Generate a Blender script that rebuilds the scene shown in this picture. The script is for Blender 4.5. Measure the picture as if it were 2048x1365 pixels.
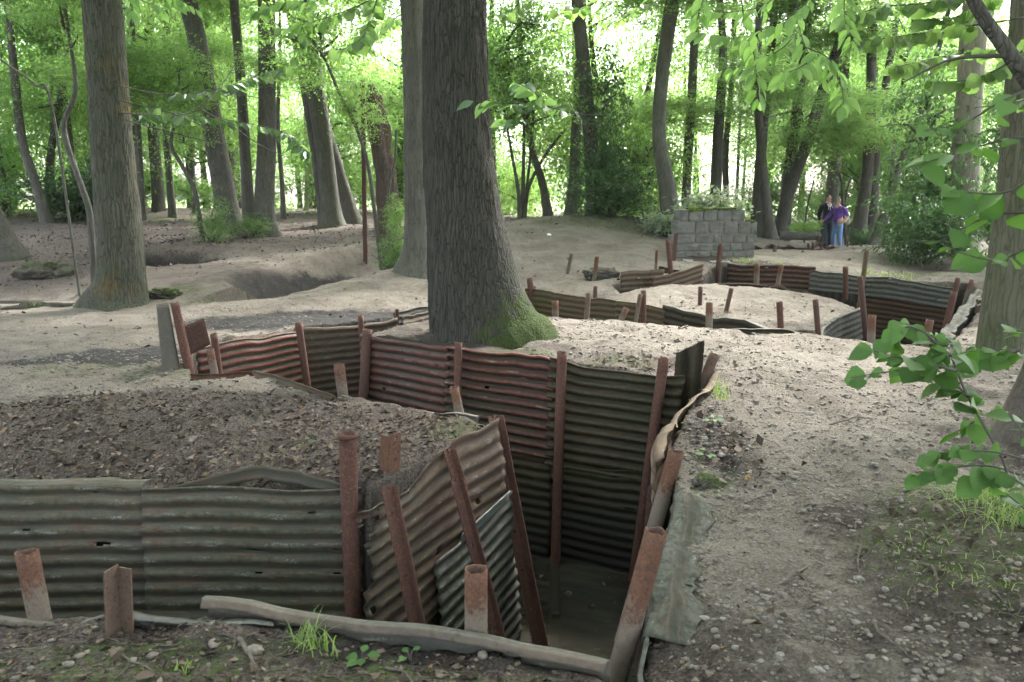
import bpy, bmesh, math, random
import numpy as np
from mathutils import Vector, Matrix, Euler

for o in list(bpy.data.objects):
    bpy.data.objects.remove(o, do_unlink=True)
SC = bpy.context.scene
COL = SC.collection
R = math.radians
random.seed(7)
RNG = np.random.default_rng(11)

# ------------------------------------------------------------------ camera
PITCH = 10.05
FPX = 1593.0                     # focal length in pixels of the 2048 px wide frame (28 mm)
CAMZ = 1.65
cam_d = bpy.data.cameras.new('camera')
cam = bpy.data.objects.new('camera', cam_d)
COL.objects.link(cam)
cam.location = (0, 0, CAMZ)
cam.rotation_euler = (R(90 - PITCH), 0, 0)
cam_d.sensor_width = 36.0
cam_d.lens = 28.0
cam_d.clip_start = 0.05
cam_d.clip_end = 3000
cam_d.dof.use_dof = True
cam_d.dof.focus_distance = 6.5
cam_d.dof.aperture_fstop = 4.5
SC.camera = cam

# ------------------------------------------------------------------ sky, sun, exposure
SUN_EL, SUN_AZ = 52.0, 35.0      # azimuth clockwise from +Y
world = bpy.data.worlds.new('World')
SC.world = world
world.use_nodes = True
wn = world.node_tree
wn.nodes.clear()
w_out = wn.nodes.new('ShaderNodeOutputWorld')
w_bg = wn.nodes.new('ShaderNodeBackground')
w_sky = wn.nodes.new('ShaderNodeTexSky')
w_sky.sky_type = 'NISHITA'
w_sky.sun_disc = False
w_sky.sun_elevation = R(SUN_EL)
w_sky.sun_rotation = R(SUN_AZ)
w_sky.air_density = 1.0
w_sky.dust_density = 4.0
w_hs = wn.nodes.new('ShaderNodeHueSaturation')
w_hs.inputs['Saturation'].default_value = 0.42      # thin white overcast
w_hs.inputs['Value'].default_value = 1.0
wn.links.new(w_sky.outputs[0], w_hs.inputs['Color'])
wn.links.new(w_hs.outputs[0], w_bg.inputs['Color'])
w_bg.inputs['Strength'].default_value = 0.115
wn.links.new(w_bg.outputs[0], w_out.inputs['Surface'])

sun_d = bpy.data.lights.new('sun', 'SUN')
sun_d.energy = 1.5
sun_d.angle = R(11)
sun_d.color = (1.0, 0.98, 0.945)
sun = bpy.data.objects.new('sun', sun_d)
COL.objects.link(sun)
sdir = Vector((math.sin(R(SUN_AZ)) * math.cos(R(SUN_EL)), math.cos(R(SUN_AZ)) * math.cos(R(SUN_EL)), math.sin(R(SUN_EL))))
sun.rotation_euler = (-sdir).to_track_quat('-Z', 'Y').to_euler()
sun.location = (0, 0, 40)

SC.view_settings.view_transform = 'Standard'
SC.view_settings.look = 'None'
SC.view_settings.exposure = 3.64
SC.view_settings.gamma = 1.0
SC.view_settings.use_curve_mapping = False
SC.render.engine = 'CYCLES'
SC.cycles.use_denoising = True
SC.cycles.max_bounces = 6
SC.cycles.diffuse_bounces = 3
SC.cycles.transmission_bounces = 3
SC.cycles.volume_bounces = 0
SC.cycles.use_adaptive_sampling = True
SC.cycles.adaptive_threshold = 0.03
SC.cycles.sample_clamp_indirect = 6.0

# ------------------------------------------------------------------ frame to place
_sp, _cp = math.sin(R(PITCH)), math.cos(R(PITCH))
def ray(px, py):
    u, v = px - 1024.0, 682.5 - py
    return np.array([u, FPX * _cp + v * _sp, -FPX * _sp + v * _cp])
def G(px, py, z=0.0):            # where the sight line meets height z
    d = ray(px, py); t = (z - CAMZ) / d[2]
    return (d[0] * t, d[1] * t, z)
def D(px, py, Y):                # where the sight line is Y metres in front
    d = ray(px, py); t = Y / d[1]
    return (d[0] * t, Y, CAMZ + d[2] * t)

# ------------------------------------------------------------------ noise
def _hash(ix, iy, iz, seed):
    h = (ix * 374761393 + iy * 668265263 + iz * 2147483647 + seed * 144665) & 0xFFFFFFFF
    h = ((h ^ (h >> 13)) * 1274126177) & 0xFFFFFFFF
    h = h ^ (h >> 16)
    return (h & 0xFFFF) / 65535.0 * 2 - 1
def vnoise(x, y, z=0.0, seed=0):
    x, y, z = np.broadcast_arrays(np.asarray(x, float), np.asarray(y, float), np.asarray(z, float))
    ix, iy, iz = np.floor(x).astype(np.int64), np.floor(y).astype(np.int64), np.floor(z).astype(np.int64)
    fx, fy, fz = x - ix, y - iy, z - iz
    fx, fy, fz = [f * f * f * (f * (f * 6 - 15) + 10) for f in (fx, fy, fz)]
    r = 0
    for dx in (0, 1):
        wx = fx if dx else 1 - fx
        for dy in (0, 1):
            wy = fy if dy else 1 - fy
            for dz in (0, 1):
                wz = fz if dz else 1 - fz
                r = r + wx * wy * wz * _hash(ix + dx, iy + dy, iz + dz, seed)
    return r
def fbm(x, y, z=0.0, oct=4, seed=0, gain=0.5):
    a, r, f = 1.0, 0, 1.0
    for k in range(oct):
        r = r + a * vnoise(np.asarray(x) * f, np.asarray(y) * f, np.asarray(z) * f, seed + k * 17)
        a *= gain; f *= 2.03
    return r
def sstep(a, b, x):
    t = np.clip((x - a) / (b - a), 0, 1)
    return t * t * (3 - 2 * t)

# ------------------------------------------------------------------ mesh helpers
def mesh_np(name, V, F, mat=None, smooth=True, attrs=None):
    V = np.asarray(V, dtype=np.float32); F = np.asarray(F, dtype=np.int32)
    me = bpy.data.meshes.new(name)
    k = F.shape[1]
    me.vertices.add(len(V)); me.vertices.foreach_set('co', V.ravel())
    me.loops.add(F.size); me.loops.foreach_set('vertex_index', F.ravel())
    me.polygons.add(len(F))
    me.polygons.foreach_set('loop_start', np.arange(len(F), dtype=np.int32) * k)
    me.polygons.foreach_set('loop_total', np.full(len(F), k, dtype=np.int32))
    me.polygons.foreach_set('use_smooth', np.full(len(F), bool(smooth)))
    me.update(calc_edges=True)
    for an, (ty, arr) in (attrs or {}).items():
        a = me.attributes.new(an, ty, 'POINT')
        a.data.foreach_set('vector' if ty == 'FLOAT_VECTOR' else 'value', np.asarray(arr, dtype=np.float32).ravel())
    if mat: me.materials.append(mat)
    return me
def link(name, me, parent=None, loc=None, rot=None, scale=None):
    o = bpy.data.objects.new(name, me)
    COL.objects.link(o)
    if parent: o.parent = parent
    if loc is not None: o.location = loc
    if rot is not None: o.rotation_euler = rot
    if scale is not None: o.scale = scale if hasattr(scale, '__len__') else (scale,) * 3
    return o
def thing(name, label, cat, loc=(0, 0, 0), rot=(0, 0, 0), group=None):
    o = link(name, None, None, loc, rot)
    return tag(o, label, cat, group)
def tag(o, label, cat, group=None, kind=None):
    if label: o['label'] = label
    if cat: o['category'] = cat
    if group: o['group'] = group
    if kind: o['kind'] = kind
    return o
def struct(o): o['kind'] = 'structure'; return o
def grid_faces(nu, nv, wrap=False):
    i = np.arange(nu - 1)[:, None]; j = np.arange(nv if wrap else nv - 1)[None, :]
    j2 = (j + 1) % nv
    a = i * nv + j; b = i * nv + j2; c = (i + 1) * nv + j2; d = (i + 1) * nv + j
    return np.stack([a + 0 * b, b, c, d + 0 * c], -1).reshape(-1, 4)
def catmull(P, n):
    P = np.asarray(P, float)
    Q = np.vstack([2 * P[0] - P[1], P, 2 * P[-1] - P[-2]])
    out = []
    m = len(P) - 1
    ts = np.linspace(0, m, n)
    for t in ts:
        i = min(int(t), m - 1); u = t - i
        p0, p1, p2, p3 = Q[i], Q[i + 1], Q[i + 2], Q[i + 3]
        out.append(0.5 * (2 * p1 + (p2 - p0) * u + (2 * p0 - 5 * p1 + 4 * p2 - p3) * u * u + (3 * p1 - p0 - 3 * p2 + p3) * u ** 3))
    return np.array(out)
def tube_arrays(P, rad, seg=8, cap=True):
    P = np.asarray(P, float); rad = np.asarray(rad, float)
    T = np.gradient(P, axis=0); T /= np.linalg.norm(T, axis=1)[:, None] + 1e-9
    ref = np.array([1.0, 0.13, 0.07]) if abs(T[:, 0]).mean() < 0.8 else np.array([0.05, 0.1, 1.0])
    A = np.cross(T, ref); A /= np.linalg.norm(A, axis=1)[:, None] + 1e-9
    B = np.cross(T, A)
    th = np.linspace(0, 2 * np.pi, seg, endpoint=False)
    V = P[:, None, :] + rad[:, None, None] * (np.cos(th)[None, :, None] * A[:, None, :] + np.sin(th)[None, :, None] * B[:, None, :])
    V = V.reshape(-1, 3); F = grid_faces(len(P), seg, True)
    return V, F
class MB:                        # collects quads of one mesh
    def __init__(s): s.V = []; s.F = []; s.n = 0
    def add(s, V, F):
        s.V.append(np.asarray(V, float)); s.F.append(np.asarray(F) + s.n); s.n += len(V)
    def tube(s, P, rad, seg=6): s.add(*tube_arrays(P, rad, seg))
    def box(s, c, h, rz=0.0, jit=0.0):
        p = np.array([[x, y, z] for x in (-1, 1) for y in (-1, 1) for z in (-1, 1)], float)
        if jit: p += RNG.uniform(-jit, jit, p.shape)
        p = p * np.asarray(h); cz, sz = math.cos(rz), math.sin(rz)
        p = np.stack([p[:, 0] * cz - p[:, 1] * sz, p[:, 0] * sz + p[:, 1] * cz, p[:, 2]], 1) + np.asarray(c)
        s.add(p, [[0, 1, 3, 2], [4, 6, 7, 5], [0, 4, 5, 1], [2, 3, 7, 6], [0, 2, 6, 4], [1, 5, 7, 3]])
    def mesh(s, name, mat, smooth=True): return mesh_np(name, np.vstack(s.V), np.vstack(s.F), mat, smooth)

# ------------------------------------------------------------------ material helpers
class MT:
    def __init__(s, name, rough=0.8, spec=0.3, metal=0.0):
        s.m = bpy.data.materials.new(name); s.m.use_nodes = True
        s.nt = s.m.node_tree; s.b = s.nt.nodes['Principled BSDF']
        s.b.inputs['Roughness'].default_value = rough
        s.b.inputs['Specular IOR Level'].default_value = spec
        s.b.inputs['Metallic'].default_value = metal
        s.out = s.nt.nodes['Material Output']
    def n(s, t, **kw):
        x = s.nt.nodes.new(t)
        for k, v in kw.items(): setattr(x, k, v)
        return x
    def l(s, a, b): s.nt.links.new(a, b)
    def put(s, sock, v):
        if v is None: return
        if hasattr(v, 'is_output'): s.l(v, sock)
        elif isinstance(v, (tuple, list)) and len(v) == 3 and sock.type == 'RGBA': sock.default_value = (*v, 1)
        else: sock.default_value = v
    def obj(s): return s.n('ShaderNodeTexCoord').outputs['Object']
    def pos(s): return s.n('ShaderNodeNewGeometry').outputs['Position']
    def attr(s, nm, out='Fac'): return s.n('ShaderNodeAttribute', attribute_name=nm).outputs[out]
    def scale(s, v, sc):
        x = s.n('ShaderNodeMapping'); s.l(v, x.inputs['Vector']); x.inputs['Scale'].default_value = sc; return x.outputs[0]
    def noise(s, v, sc, det=4, rough=0.55, dist=0.0):
        x = s.n('ShaderNodeTexNoise'); s.l(v, x.inputs['Vector'])
        x.inputs['Scale'].default_value = sc; x.inputs['Detail'].default_value = det
        x.inputs['Roughness'].default_value = rough; x.inputs['Distortion'].default_value = dist
        return x.outputs['Fac']
    def voro(s, v, sc, feat='F1', out='Distance'):
        x = s.n('ShaderNodeTexVoronoi', feature=feat); s.l(v, x.inputs['Vector']); x.inputs['Scale'].default_value = sc
        return x.outputs[out]
    def ramp(s, f, stops):
        x = s.n('ShaderNodeValToRGB'); s.l(f, x.inputs[0]); e = x.color_ramp.elements
        while len(e) < len(stops): e.new(0.5)
        for i, (p, c) in enumerate(stops):
            e[i].position = p; e[i].color = (c, c, c, 1) if not hasattr(c, '__len__') else (*c, 1)
        return x.outputs[0]
    def mr(s, f, a, b, c=0.0, d=1.0):
        x = s.n('ShaderNodeMapRange'); s.l(f, x.inputs[0])
        for i, v in enumerate((a, b, c, d)): x.inputs[1 + i].default_value = v
        return x.outputs[0]
    def mix(s, f, a, b, mode='MIX'):
        x = s.n('ShaderNodeMix', data_type='RGBA', blend_type=mode)
        s.put(x.inputs[0], f); s.put(x.inputs[6], a); s.put(x.inputs[7], b); return x.outputs[2]
    def math(s, op, a, b=None):
        x = s.n('ShaderNodeMath', operation=op); s.put(x.inputs[0], a); s.put(x.inputs[1], b); return x.outputs[0]
    def bump(s, h, st=0.5, d=0.02):
        x = s.n('ShaderNodeBump'); s.l(h, x.inputs['Height']); x.inputs['Strength'].default_value = st; x.inputs['Distance'].default_value = d
        s.l(x.outputs[0], s.b.inputs['Normal']); return x
    def col(s, v): s.put(s.b.inputs['Base Color'], v)
    def rough(s, v): s.put(s.b.inputs['Roughness'], v)

def mat_ground():
    t = MT('soil', 0.9, 0.2); p = t.pos()
    n1 = t.noise(p, 1.7, 6, 0.6); n0 = t.noise(p, 3.1, 5, 0.6); n2 = t.noise(p, 14, 6, 0.65); n3 = t.noise(p, 70, 4, 0.7)
    fine = t.noise(p, 190, 2, 0.6)
    path = t.mix(n2, (0.062, 0.052, 0.041), (0.152, 0.131, 0.107))
    path = t.mix(t.mr(n3, 0.42, 0.72), path, (0.228, 0.202, 0.172))
    path = t.mix(t.mr(fine, 0.35, 0.15), path, (0.045, 0.037, 0.03))
    soil = t.mix(t.mr(n3, 0.35, 0.65), (0.025, 0.0205, 0.017), (0.085, 0.070, 0.057))
    soil = t.mix(t.mr(fine, 0.62, 0.78), soil, (0.16, 0.138, 0.118))
    litter = t.mix(t.mr(n3, 0.4, 0.62), (0.036, 0.029, 0.026), (0.13, 0.104, 0.09))
    def m(a, k=0.45): return t.mr(t.math('ADD', t.attr(a), t.math('ADD', t.math('MULTIPLY', t.math('SUBTRACT', n2, 0.5), k * 2), t.math('MULTIPLY', t.math('SUBTRACT', n0, 0.5), k * 2.4))), 0.3, 0.72)
    c = t.mix(m('path'), soil, path)
    c = t.mix(m('litter'), c, litter)
    mud = t.mix(n3, (0.011, 0.010, 0.010), (0.036, 0.032, 0.030))
    c = t.mix(m('mud', 0.42), c, mud)
    moss = t.mix(n3, (0.018, 0.03, 0.008), (0.08, 0.11, 0.025))
    c = t.mix(t.math('MULTIPLY', m('moss', 0.9), t.mr(t.noise(p, 26, 5, 0.7), 0.42, 0.6)), c, moss)
    grass = t.mix(n2, (0.10, 0.17, 0.05), (0.28, 0.36, 0.15))
    c = t.mix(t.attr('field'), c, grass)
    c = t.mix(t.mr(n1, 0.38, 0.66, 0.0, 0.65), c, t.mix(1.0, c, (0.5, 0.46, 0.43), 'MULTIPLY'))
    t.col(c)
    wet = t.math('MULTIPLY', t.attr('wet'), t.mr(n1, 0.3, 0.6))
    t.rough(t.mr(wet, 0, 1, 0.92, 0.28))
    h = t.math('ADD', t.math('MULTIPLY', n2, 1.0), t.math('MULTIPLY', n3, 0.55))
    h = t.math('ADD', h, t.math('MULTIPLY', fine, 0.25))
    t.bump(h, 0.85, 0.035)
    return t.m

def mat_sheet(name, ridge, groove, rustc=(0.11, 0.05, 0.03), rust=0.5, algae=0.4, algc=(0.055, 0.068, 0.032), pale=0.0, rough=0.62, metal=0.0, sharp=0.25, spec=0.2):
    t = MT(name, rough, spec, metal)
    uv = t.attr('suv', 'Vector'); st = t.scale(uv, (1.0, 4.0, 1.0))
    n1 = t.noise(st, 2.2, 5, 0.6); n2 = t.noise(uv, 22, 5, 0.65); n3 = t.noise(t.scale(uv, (1, 6, 1)), 9, 5, 0.7)
    big = t.noise(uv, 1.1, 3, 0.5)
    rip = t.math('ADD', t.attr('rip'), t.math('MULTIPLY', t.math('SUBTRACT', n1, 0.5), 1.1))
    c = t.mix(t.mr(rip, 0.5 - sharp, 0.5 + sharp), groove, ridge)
    c = t.mix(t.mr(t.math('ADD', n2, t.math('MULTIPLY', big, 0.6)), 1.0 - 0.42 * algae, 1.16 - 0.36 * algae), c, algc)
    c = t.mix(t.mr(t.math('ADD', n3, t.math('MULTIPLY', n1, 0.5)), 0.98 - 0.36 * rust, 1.12 - 0.36 * rust), c, rustc)
    c = t.mix(t.mr(n2, 0.3, 0.7, 0.0, 0.5), c, t.mix(1.0, c, (0.45, 0.42, 0.4), 'MULTIPLY'))
    rl = t.math('MULTIPLY', t.mr(t.attr('rip'), 0.05, 0.22), t.mr(t.attr('rip'), 0.45, 0.25))
    rl = t.math('MULTIPLY', rl, t.mr(t.noise(t.scale(uv, (1, 3, 1)), 6, 5, 0.7), 0.42, 0.6))
    c = t.mix(t.math('MULTIPLY', rl, 0.8), c, tuple(min(1, x * 1.25) for x in rustc))
    c = t.mix(t.mr(t.noise(uv, 0.9, 4, 0.6), 0.38, 0.68, 0.0, 0.55), c, t.mix(1.0, c, (1.55, 1.4, 1.25), 'MULTIPLY'))
    speck = t.noise(uv, 90, 2, 0.6)
    c = t.mix(t.mr(speck, 0.66, 0.74, 0, 0.55), c, rustc)
    if pale:
        pm = t.math('MULTIPLY', t.mr(t.noise(t.scale(uv, (1, 5, 1)), 5, 6, 0.75), 0.60 - 0.1 * pale, 0.68), t.mr(t.attr('rip'), 0.45, 0.8))
        pm = t.math('MULTIPLY', pm, t.mr(t.noise(uv, 60, 3, 0.7), 0.42, 0.55))
        c = t.mix(pm, c, (0.24, 0.24, 0.22))
    vv = t.attr('dep')           # silt on the lower wall, with painted trench shade deepening it
    silt_shade = t.mr(t.math('ADD', vv, t.math('MULTIPLY', t.math('SUBTRACT', n3, 0.5), 0.35)), -0.75, -1.4)
    c = t.mix(silt_shade, c, (0.012, 0.011, 0.009))
    t.col(c)
    t.rough(t.mr(n3, 0.3, 0.7, rough - 0.10, min(1.0, rough + 0.2)))
    t.bump(t.math('ADD', t.math('MULTIPLY', n2, 0.7), t.math('MULTIPLY', speck, 0.3)), 0.6, 0.008)
    return t.m

def mat_pipe(name, a, b, dirt=0.0):
    t = MT(name, 0.8, 0.15); o = t.obj()
    n1 = t.noise(o, 9, 5, 0.6); n2 = t.noise(o, 60, 4, 0.7); n3 = t.noise(o, 160, 2, 0.6)
    c = t.mix(n1, a, b)
    c = t.mix(t.mr(n2, 0.50, 0.66), c, (0.135, 0.062, 0.034))
    c = t.mix(t.mr(n3, 0.58, 0.7, 0, 0.8), c, (0.03, 0.02, 0.018))
    c = t.mix(t.mr(n2, 0.46, 0.3), c, (0.045, 0.027, 0.023))
    if dirt:
        dm = t.math('ADD', t.attr('dirt'), t.math('MULTIPLY', t.math('SUBTRACT', n2, 0.5), 2.2))
        dm = t.mr(t.math('ADD', dm, t.math('MULTIPLY', t.math('SUBTRACT', n1, 0.5), 1.3)), 0.3, 0.85, 0, dirt)
        c = t.mix(dm, c, t.mix(n3, (0.07, 0.057, 0.046), (0.19, 0.16, 0.13)))
    t.col(c); t.bump(t.math('ADD', n2, t.math('MULTIPLY', n3, 0.5)), 0.5, 0.006)
    return t.m

def mat_bark(name, a, b, moss=(0.06, 0.085, 0.03), mossamt=0.4, sc=1.0, ridge=1.0, patch=None):
    t = MT(name, 0.9, 0.15); o = t.attr('suv', 'Vector')
    dn = t.n('ShaderNodeTexNoise'); t.l(o, dn.inputs['Vector']); dn.inputs['Scale'].default_value = 7; dn.inputs['Detail'].default_value = 4
    va = t.n('ShaderNodeVectorMath', operation='MULTIPLY_ADD'); t.l(dn.outputs['Color'], va.inputs[0]); va.inputs[1].default_value = (0.05, 0.25, 0.05); t.l(o, va.inputs[2]); od = va.outputs[0]
    n1 = t.noise(t.scale(od, (1.0, 0.2, 1.0)), 16 * sc, 6, 0.7, 0.2); v = t.voro(t.scale(od, (1, 0.085, 1)), 36 * sc, 'DISTANCE_TO_EDGE')
    n2 = t.noise(o, 3.0, 4, 0.6); n3 = t.noise(o, 80, 3, 0.7)
    crack = t.mr(v, 0.0, 0.15)
    h = t.math('ADD', t.math('MULTIPLY', crack, 0.75), t.math('MULTIPLY', n1, 0.45))
    c = t.mix(t.mr(n1, 0.3, 0.7), tuple(x * 0.62 for x in a), a)
    c = t.mix(t.mr(n2, 0.35, 0.68), c, t.mix(t.mr(n1, 0.3, 0.7), tuple(x * 0.62 for x in b), b))
    c = t.mix(t.mr(n3, 0.62, 0.75, 0, 0.4), c, tuple(min(1, x * 1.7) for x in b))
    c = t.mix(t.math('MULTIPLY', t.mr(crack, 0.75, 0.0), min(1.0, 0.35 + 0.6 * ridge)), c, tuple(x * 0.42 for x in b))
    if patch: c = t.mix(t.mr(t.noise(o, 1.6, 4, 0.6), 0.56, 0.66, 0, 0.8), c, t.mix(h, tuple(x * 0.4 for x in patch), patch))
    mm = t.math('ADD', t.attr('moss'), t.math('MULTIPLY', t.math('SUBTRACT', t.noise(o, 7, 5, 0.7), 0.5), 1.5))
    c = t.mix(t.mr(mm, 0.5, 0.75, 0, 0.92), c, t.mix(n3, tuple(x * 0.5 for x in moss), tuple(x * 1.5 for x in moss)))
    t.col(c); t.bump(t.math('ADD', h, t.math('MULTIPLY', n3, 0.25)), 0.8 * ridge, 0.025)
    return t.m

def mat_leaf(name, dark, light, trans=0.5, rough=0.42, yellow=0.0, spec=0.5):
    t = MT(name, rough, spec)
    oi = t.n('ShaderNodeObjectInfo').outputs['Random']
    tint = t.math('ADD', t.math('MULTIPLY', t.attr('tint'), 0.65), t.math('MULTIPLY', oi, 0.35))
    c = t.mix(tint, dark, light)
    if yellow: c = t.mix(t.mr(t.attr('tint'), 0.97, 0.98), c, (0.34, 0.27, 0.05))
    sx = t.n('ShaderNodeSeparateXYZ'); t.l(t.attr('luv', 'Vector'), sx.inputs[0])
    ph = t.math('MULTIPLY', t.math('SUBTRACT', sx.outputs[0], t.math('MULTIPLY', t.math('ABSOLUTE', sx.outputs[1]), 0.28)), 48.0)
    vein = t.mr(t.math('SINE', ph), 0.80, 1.0, 0.0, 0.30)
    c = t.mix(vein, c, t.mix(1.0, c, (1.5, 1.4, 1.3), 'MULTIPLY'))
    blot = t.math('MULTIPLY', t.mr(t.noise(t.obj(), 3.2, 4, 0.7), 0.62, 0.72, 0.0, 0.5), t.mr(sx.outputs[0], 0.001, 0.01))
    c = t.mix(blot, c, t.mix(1.0, c, (0.9, 0.55, 0.4), 'MULTIPLY'))
    t.col(c)
    tr = t.n('ShaderNodeBsdfTranslucent')
    t.l(t.mix(1.0, c, (1.9, 2.0, 1.25), 'MULTIPLY'), tr.inputs['Color'])
    mx = t.n('ShaderNodeMixShader'); mx.inputs[0].default_value = trans
    t.l(t.b.outputs[0], mx.inputs[1]); t.l(tr.outputs[0], mx.inputs[2]); t.l(mx.outputs[0], t.out.inputs['Surface'])
    return t.m

def mat_flat(name, a, b, sc=12, rough=0.85, bump=0.3, spec=0.3, coord='obj', dist=0.01):
    t = MT(name, rough, spec); o = t.obj() if coord == 'obj' else t.pos()
    n = t.noise(o, sc, 5, 0.65)
    t.col(t.mix(t.mr(n, 0.3, 0.7), a, b))
    if bump: t.bump(n, bump, dist)
    return t.m
# ================================================================== terrain
CP = []
for (px, py, z) in [(0, 1300, 0), (300, 1320, 0), (700, 1330, -0.02), (1100, 1350, -0.02), (1500, 1300, 0.02), (1800, 1250, 0.03), (2040, 1300, 0.06),
                    (0, 1235, 0.0), (550, 1240, 0.0), (1215, 1330, -0.01), (1420, 1200, 0.03), (1420, 1000, 0.05), (1700, 1000, 0.08), (2000, 1050, 0.14),
                    (1480, 850, 0.12), (1700, 850, 0.16), (1930, 860, 0.17), (1500, 740, 0.22), (1700, 740, 0.2), (1880, 760, 0.17),
                    (1110, 720, 0.24), (910, 692, 0.28), (1372, 745, 0.2), (738, 662, 0.22), (1110, 645, 0.25), (1150, 668, 0.28), (1300, 648, 0.24), (1500, 657, 0.21), (1640, 672, 0.18),
                    (100, 962, 0.02), (600, 962, 0.02), (400, 880, 0.09), (100, 850, 0.1), (300, 800, 0.13), (760, 900, 0.1), (650, 840, 0.08), (960, 850, 0.08),
                    (660, 788, 0.0), (500, 750, 0.02), (20, 760, 0.02), (200, 770, 0.06), (300, 760, 0.05), (200, 700, 0.0), (0, 690, 0.0), (380, 720, 0.03),
                    (60, 607, 0.01), (240, 605, 0.03), (450, 640, 0.05), (600, 630, 0.1), (760, 600, 0.12), (440, 600, 0.05),
                    (1060, 578, 0.16), (1250, 603, 0.16), (1440, 636, 0.12), (1600, 660, 0.1), (1500, 600, 0.2), (1650, 590, 0.2), (1400, 567, 0.32)]:
    CP.append(G(px, py, z))
for (px, py, Y) in [(100, 434, 27), (300, 440, 27), (500, 470, 20), (660, 450, 24), (300, 500, 17.5), (100, 500, 19), (90, 548, 16.5), (600, 425, 29),
                    (820, 545, 14.5), (700, 500, 17.5), (620, 545, 15), (480, 585, 13.2), (740, 540, 14.5), (1050, 440, 22), (1200, 436, 20.0), (1180, 470, 18), (1130, 500, 16.5), (1290, 470, 19), (1350, 452, 21), (1160, 545, 14.3),
                    (1260, 525, 15.0), (1690, 500, 24), (1655, 499, 26.5), (1640, 502, 19.0), (1760, 510, 18.0), (1900, 520, 17), (1950, 560, 13.5), (1600, 530, 15.4), (1850, 555, 14.6),
                    (1540, 498, 20.5), (1540, 478, 25), (1780, 492, 23), (1935, 492, 19), (1040, 565, 13.8)]:
    CP.append(D(px, py, Y))
for p in [(-30, 15, 0.4), (30, 15, 0.35), (-20, 2, 0.05), (20, 2, 0.15), (-9, 4, 0.02), (8, 4, 0.2), (-12, 8, 0.0), (12, 9, 0.25), (-20, -12, 0), (20, -12, 0.05), (0, -8, 0), (0, 0, 0),
          (-40, 45, 1.0), (0, 45, 0.8), (14, 40, 0.5), (40, 45, 0.5), (-25, 32, 1.05), (30, 28, 0.4), (-60, 70, 1.0), (0, 75, 0.9), (60, 70, 0.7), (2, 30, 0.9)]:
    CP.append(p)
CP = np.array(CP)
def _tps(r2): return np.where(r2 > 1e-12, 0.5 * r2 * np.log(r2 + 1e-12), 0.0)
_n = len(CP)
_A = np.zeros((_n + 3, _n + 3))
_A[:_n, :_n] = _tps(((CP[:, None, :2] - CP[None, :, :2]) ** 2).sum(-1)) + np.eye(_n) * 0.08
_A[:_n, _n] = 1; _A[:_n, _n + 1:] = CP[:, :2]; _A[_n, :_n] = 1; _A[_n + 1:, :_n] = CP[:, :2].T
_W = np.linalg.solve(_A, np.concatenate([CP[:, 2], np.zeros(3)]))
def base_h(x, y):
    x = np.asarray(x, float); y = np.asarray(y, float); sh = x.shape
    xf, yf = x.ravel(), y.ravel(); out = np.empty(len(xf))
    for i in range(0, len(xf), 40000):
        a, b = xf[i:i + 40000], yf[i:i + 40000]
        out[i:i + 40000] = _tps((a[:, None] - CP[None, :, 0]) ** 2 + (b[:, None] - CP[None, :, 1]) ** 2) @ _W[:_n] + _W[_n] + a * _W[_n + 1] + b * _W[_n + 2]
    r = np.hypot(xf, yf - 10)
    out = np.clip(out, -0.4, 1.6)
    out = out + (0.95 - out) * sstep(40, 75, r)
    return out.reshape(sh)

# trenches, in plan
def xy(p): return (p[0], p[1])
T1 = [(-5.2, 3.15), xy(G(0, 1238, 0)), xy(G(240, 1228, 0)), xy(G(550, 1243, 0)), xy(G(950, 1282, 0)), xy(G(1205, 1338, 0)), (0.31, 2.25), (0.50, 2.25), xy(G(1290, 1300, 0.03)), xy(G(1330, 1100, 0.05)),
      xy(G(1360, 980, 0.05)), xy(G(1345, 905, 0.08)), xy(G(1385, 800, 0.12)), xy(G(1455, 738, 0.2)), xy(G(1372, 742, 0.22)), xy(G(1110, 712, 0.25)), xy(G(910, 688, 0.3)),
      xy(G(738, 660, 0.25)), (-1.6, 10.45), xy(G(600, 655, 0.06)), xy(G(440, 682, 0.02)), xy(G(380, 695, 0.02)), xy(G(378, 752, 0.05)), xy(G(500, 748, 0.02)), xy(G(660, 787, 0.0)), xy(G(800, 815, 0.04)),
      xy(G(965, 850, 0.08)), xy(G(985, 858, 0.08)), xy(G(738, 990, 0.03)), xy(G(735, 962, 0.04)), xy(G(300, 960, 0.04)), (-5.2, 4.75)]
T2 = [(-1.67, 8.9), (-0.75, 9.75), (0.1, 9.9), (0.7, 9.65), (1.3, 9.45), (2.3, 9.15), (3.3, 8.7), (3.85, 8.4), (4.5, 8.3), (3.65, 9.5), (2.75, 10.25), (1.75, 11.85), (0.35, 13.35), (-0.3, 12.9), (-1.2, 11.4), (-1.75, 10.5)]
T3 = [(3.6, 9.45), (3.85, 8.4), (4.55, 8.2), (7.05, 11.8), (7.75, 13.4), (5.5, 14.7), (3.95, 15.0), (3.3, 13.7), (1.7, 13.4), (1.7, 12.5), (3, 12.9), (4, 12.6), (4.85, 12.05), (5.0, 11.5)]
T4 = [(4.4, 17.2), (6.2, 19.2), (8.6, 21.2), (8.1, 21.9), (5.6, 20.0), (4.0, 18.0)]
TR = [(T1, -1.70), (T2, -1.45), (T3, -1.45), (T4, -0.55)]
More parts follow.
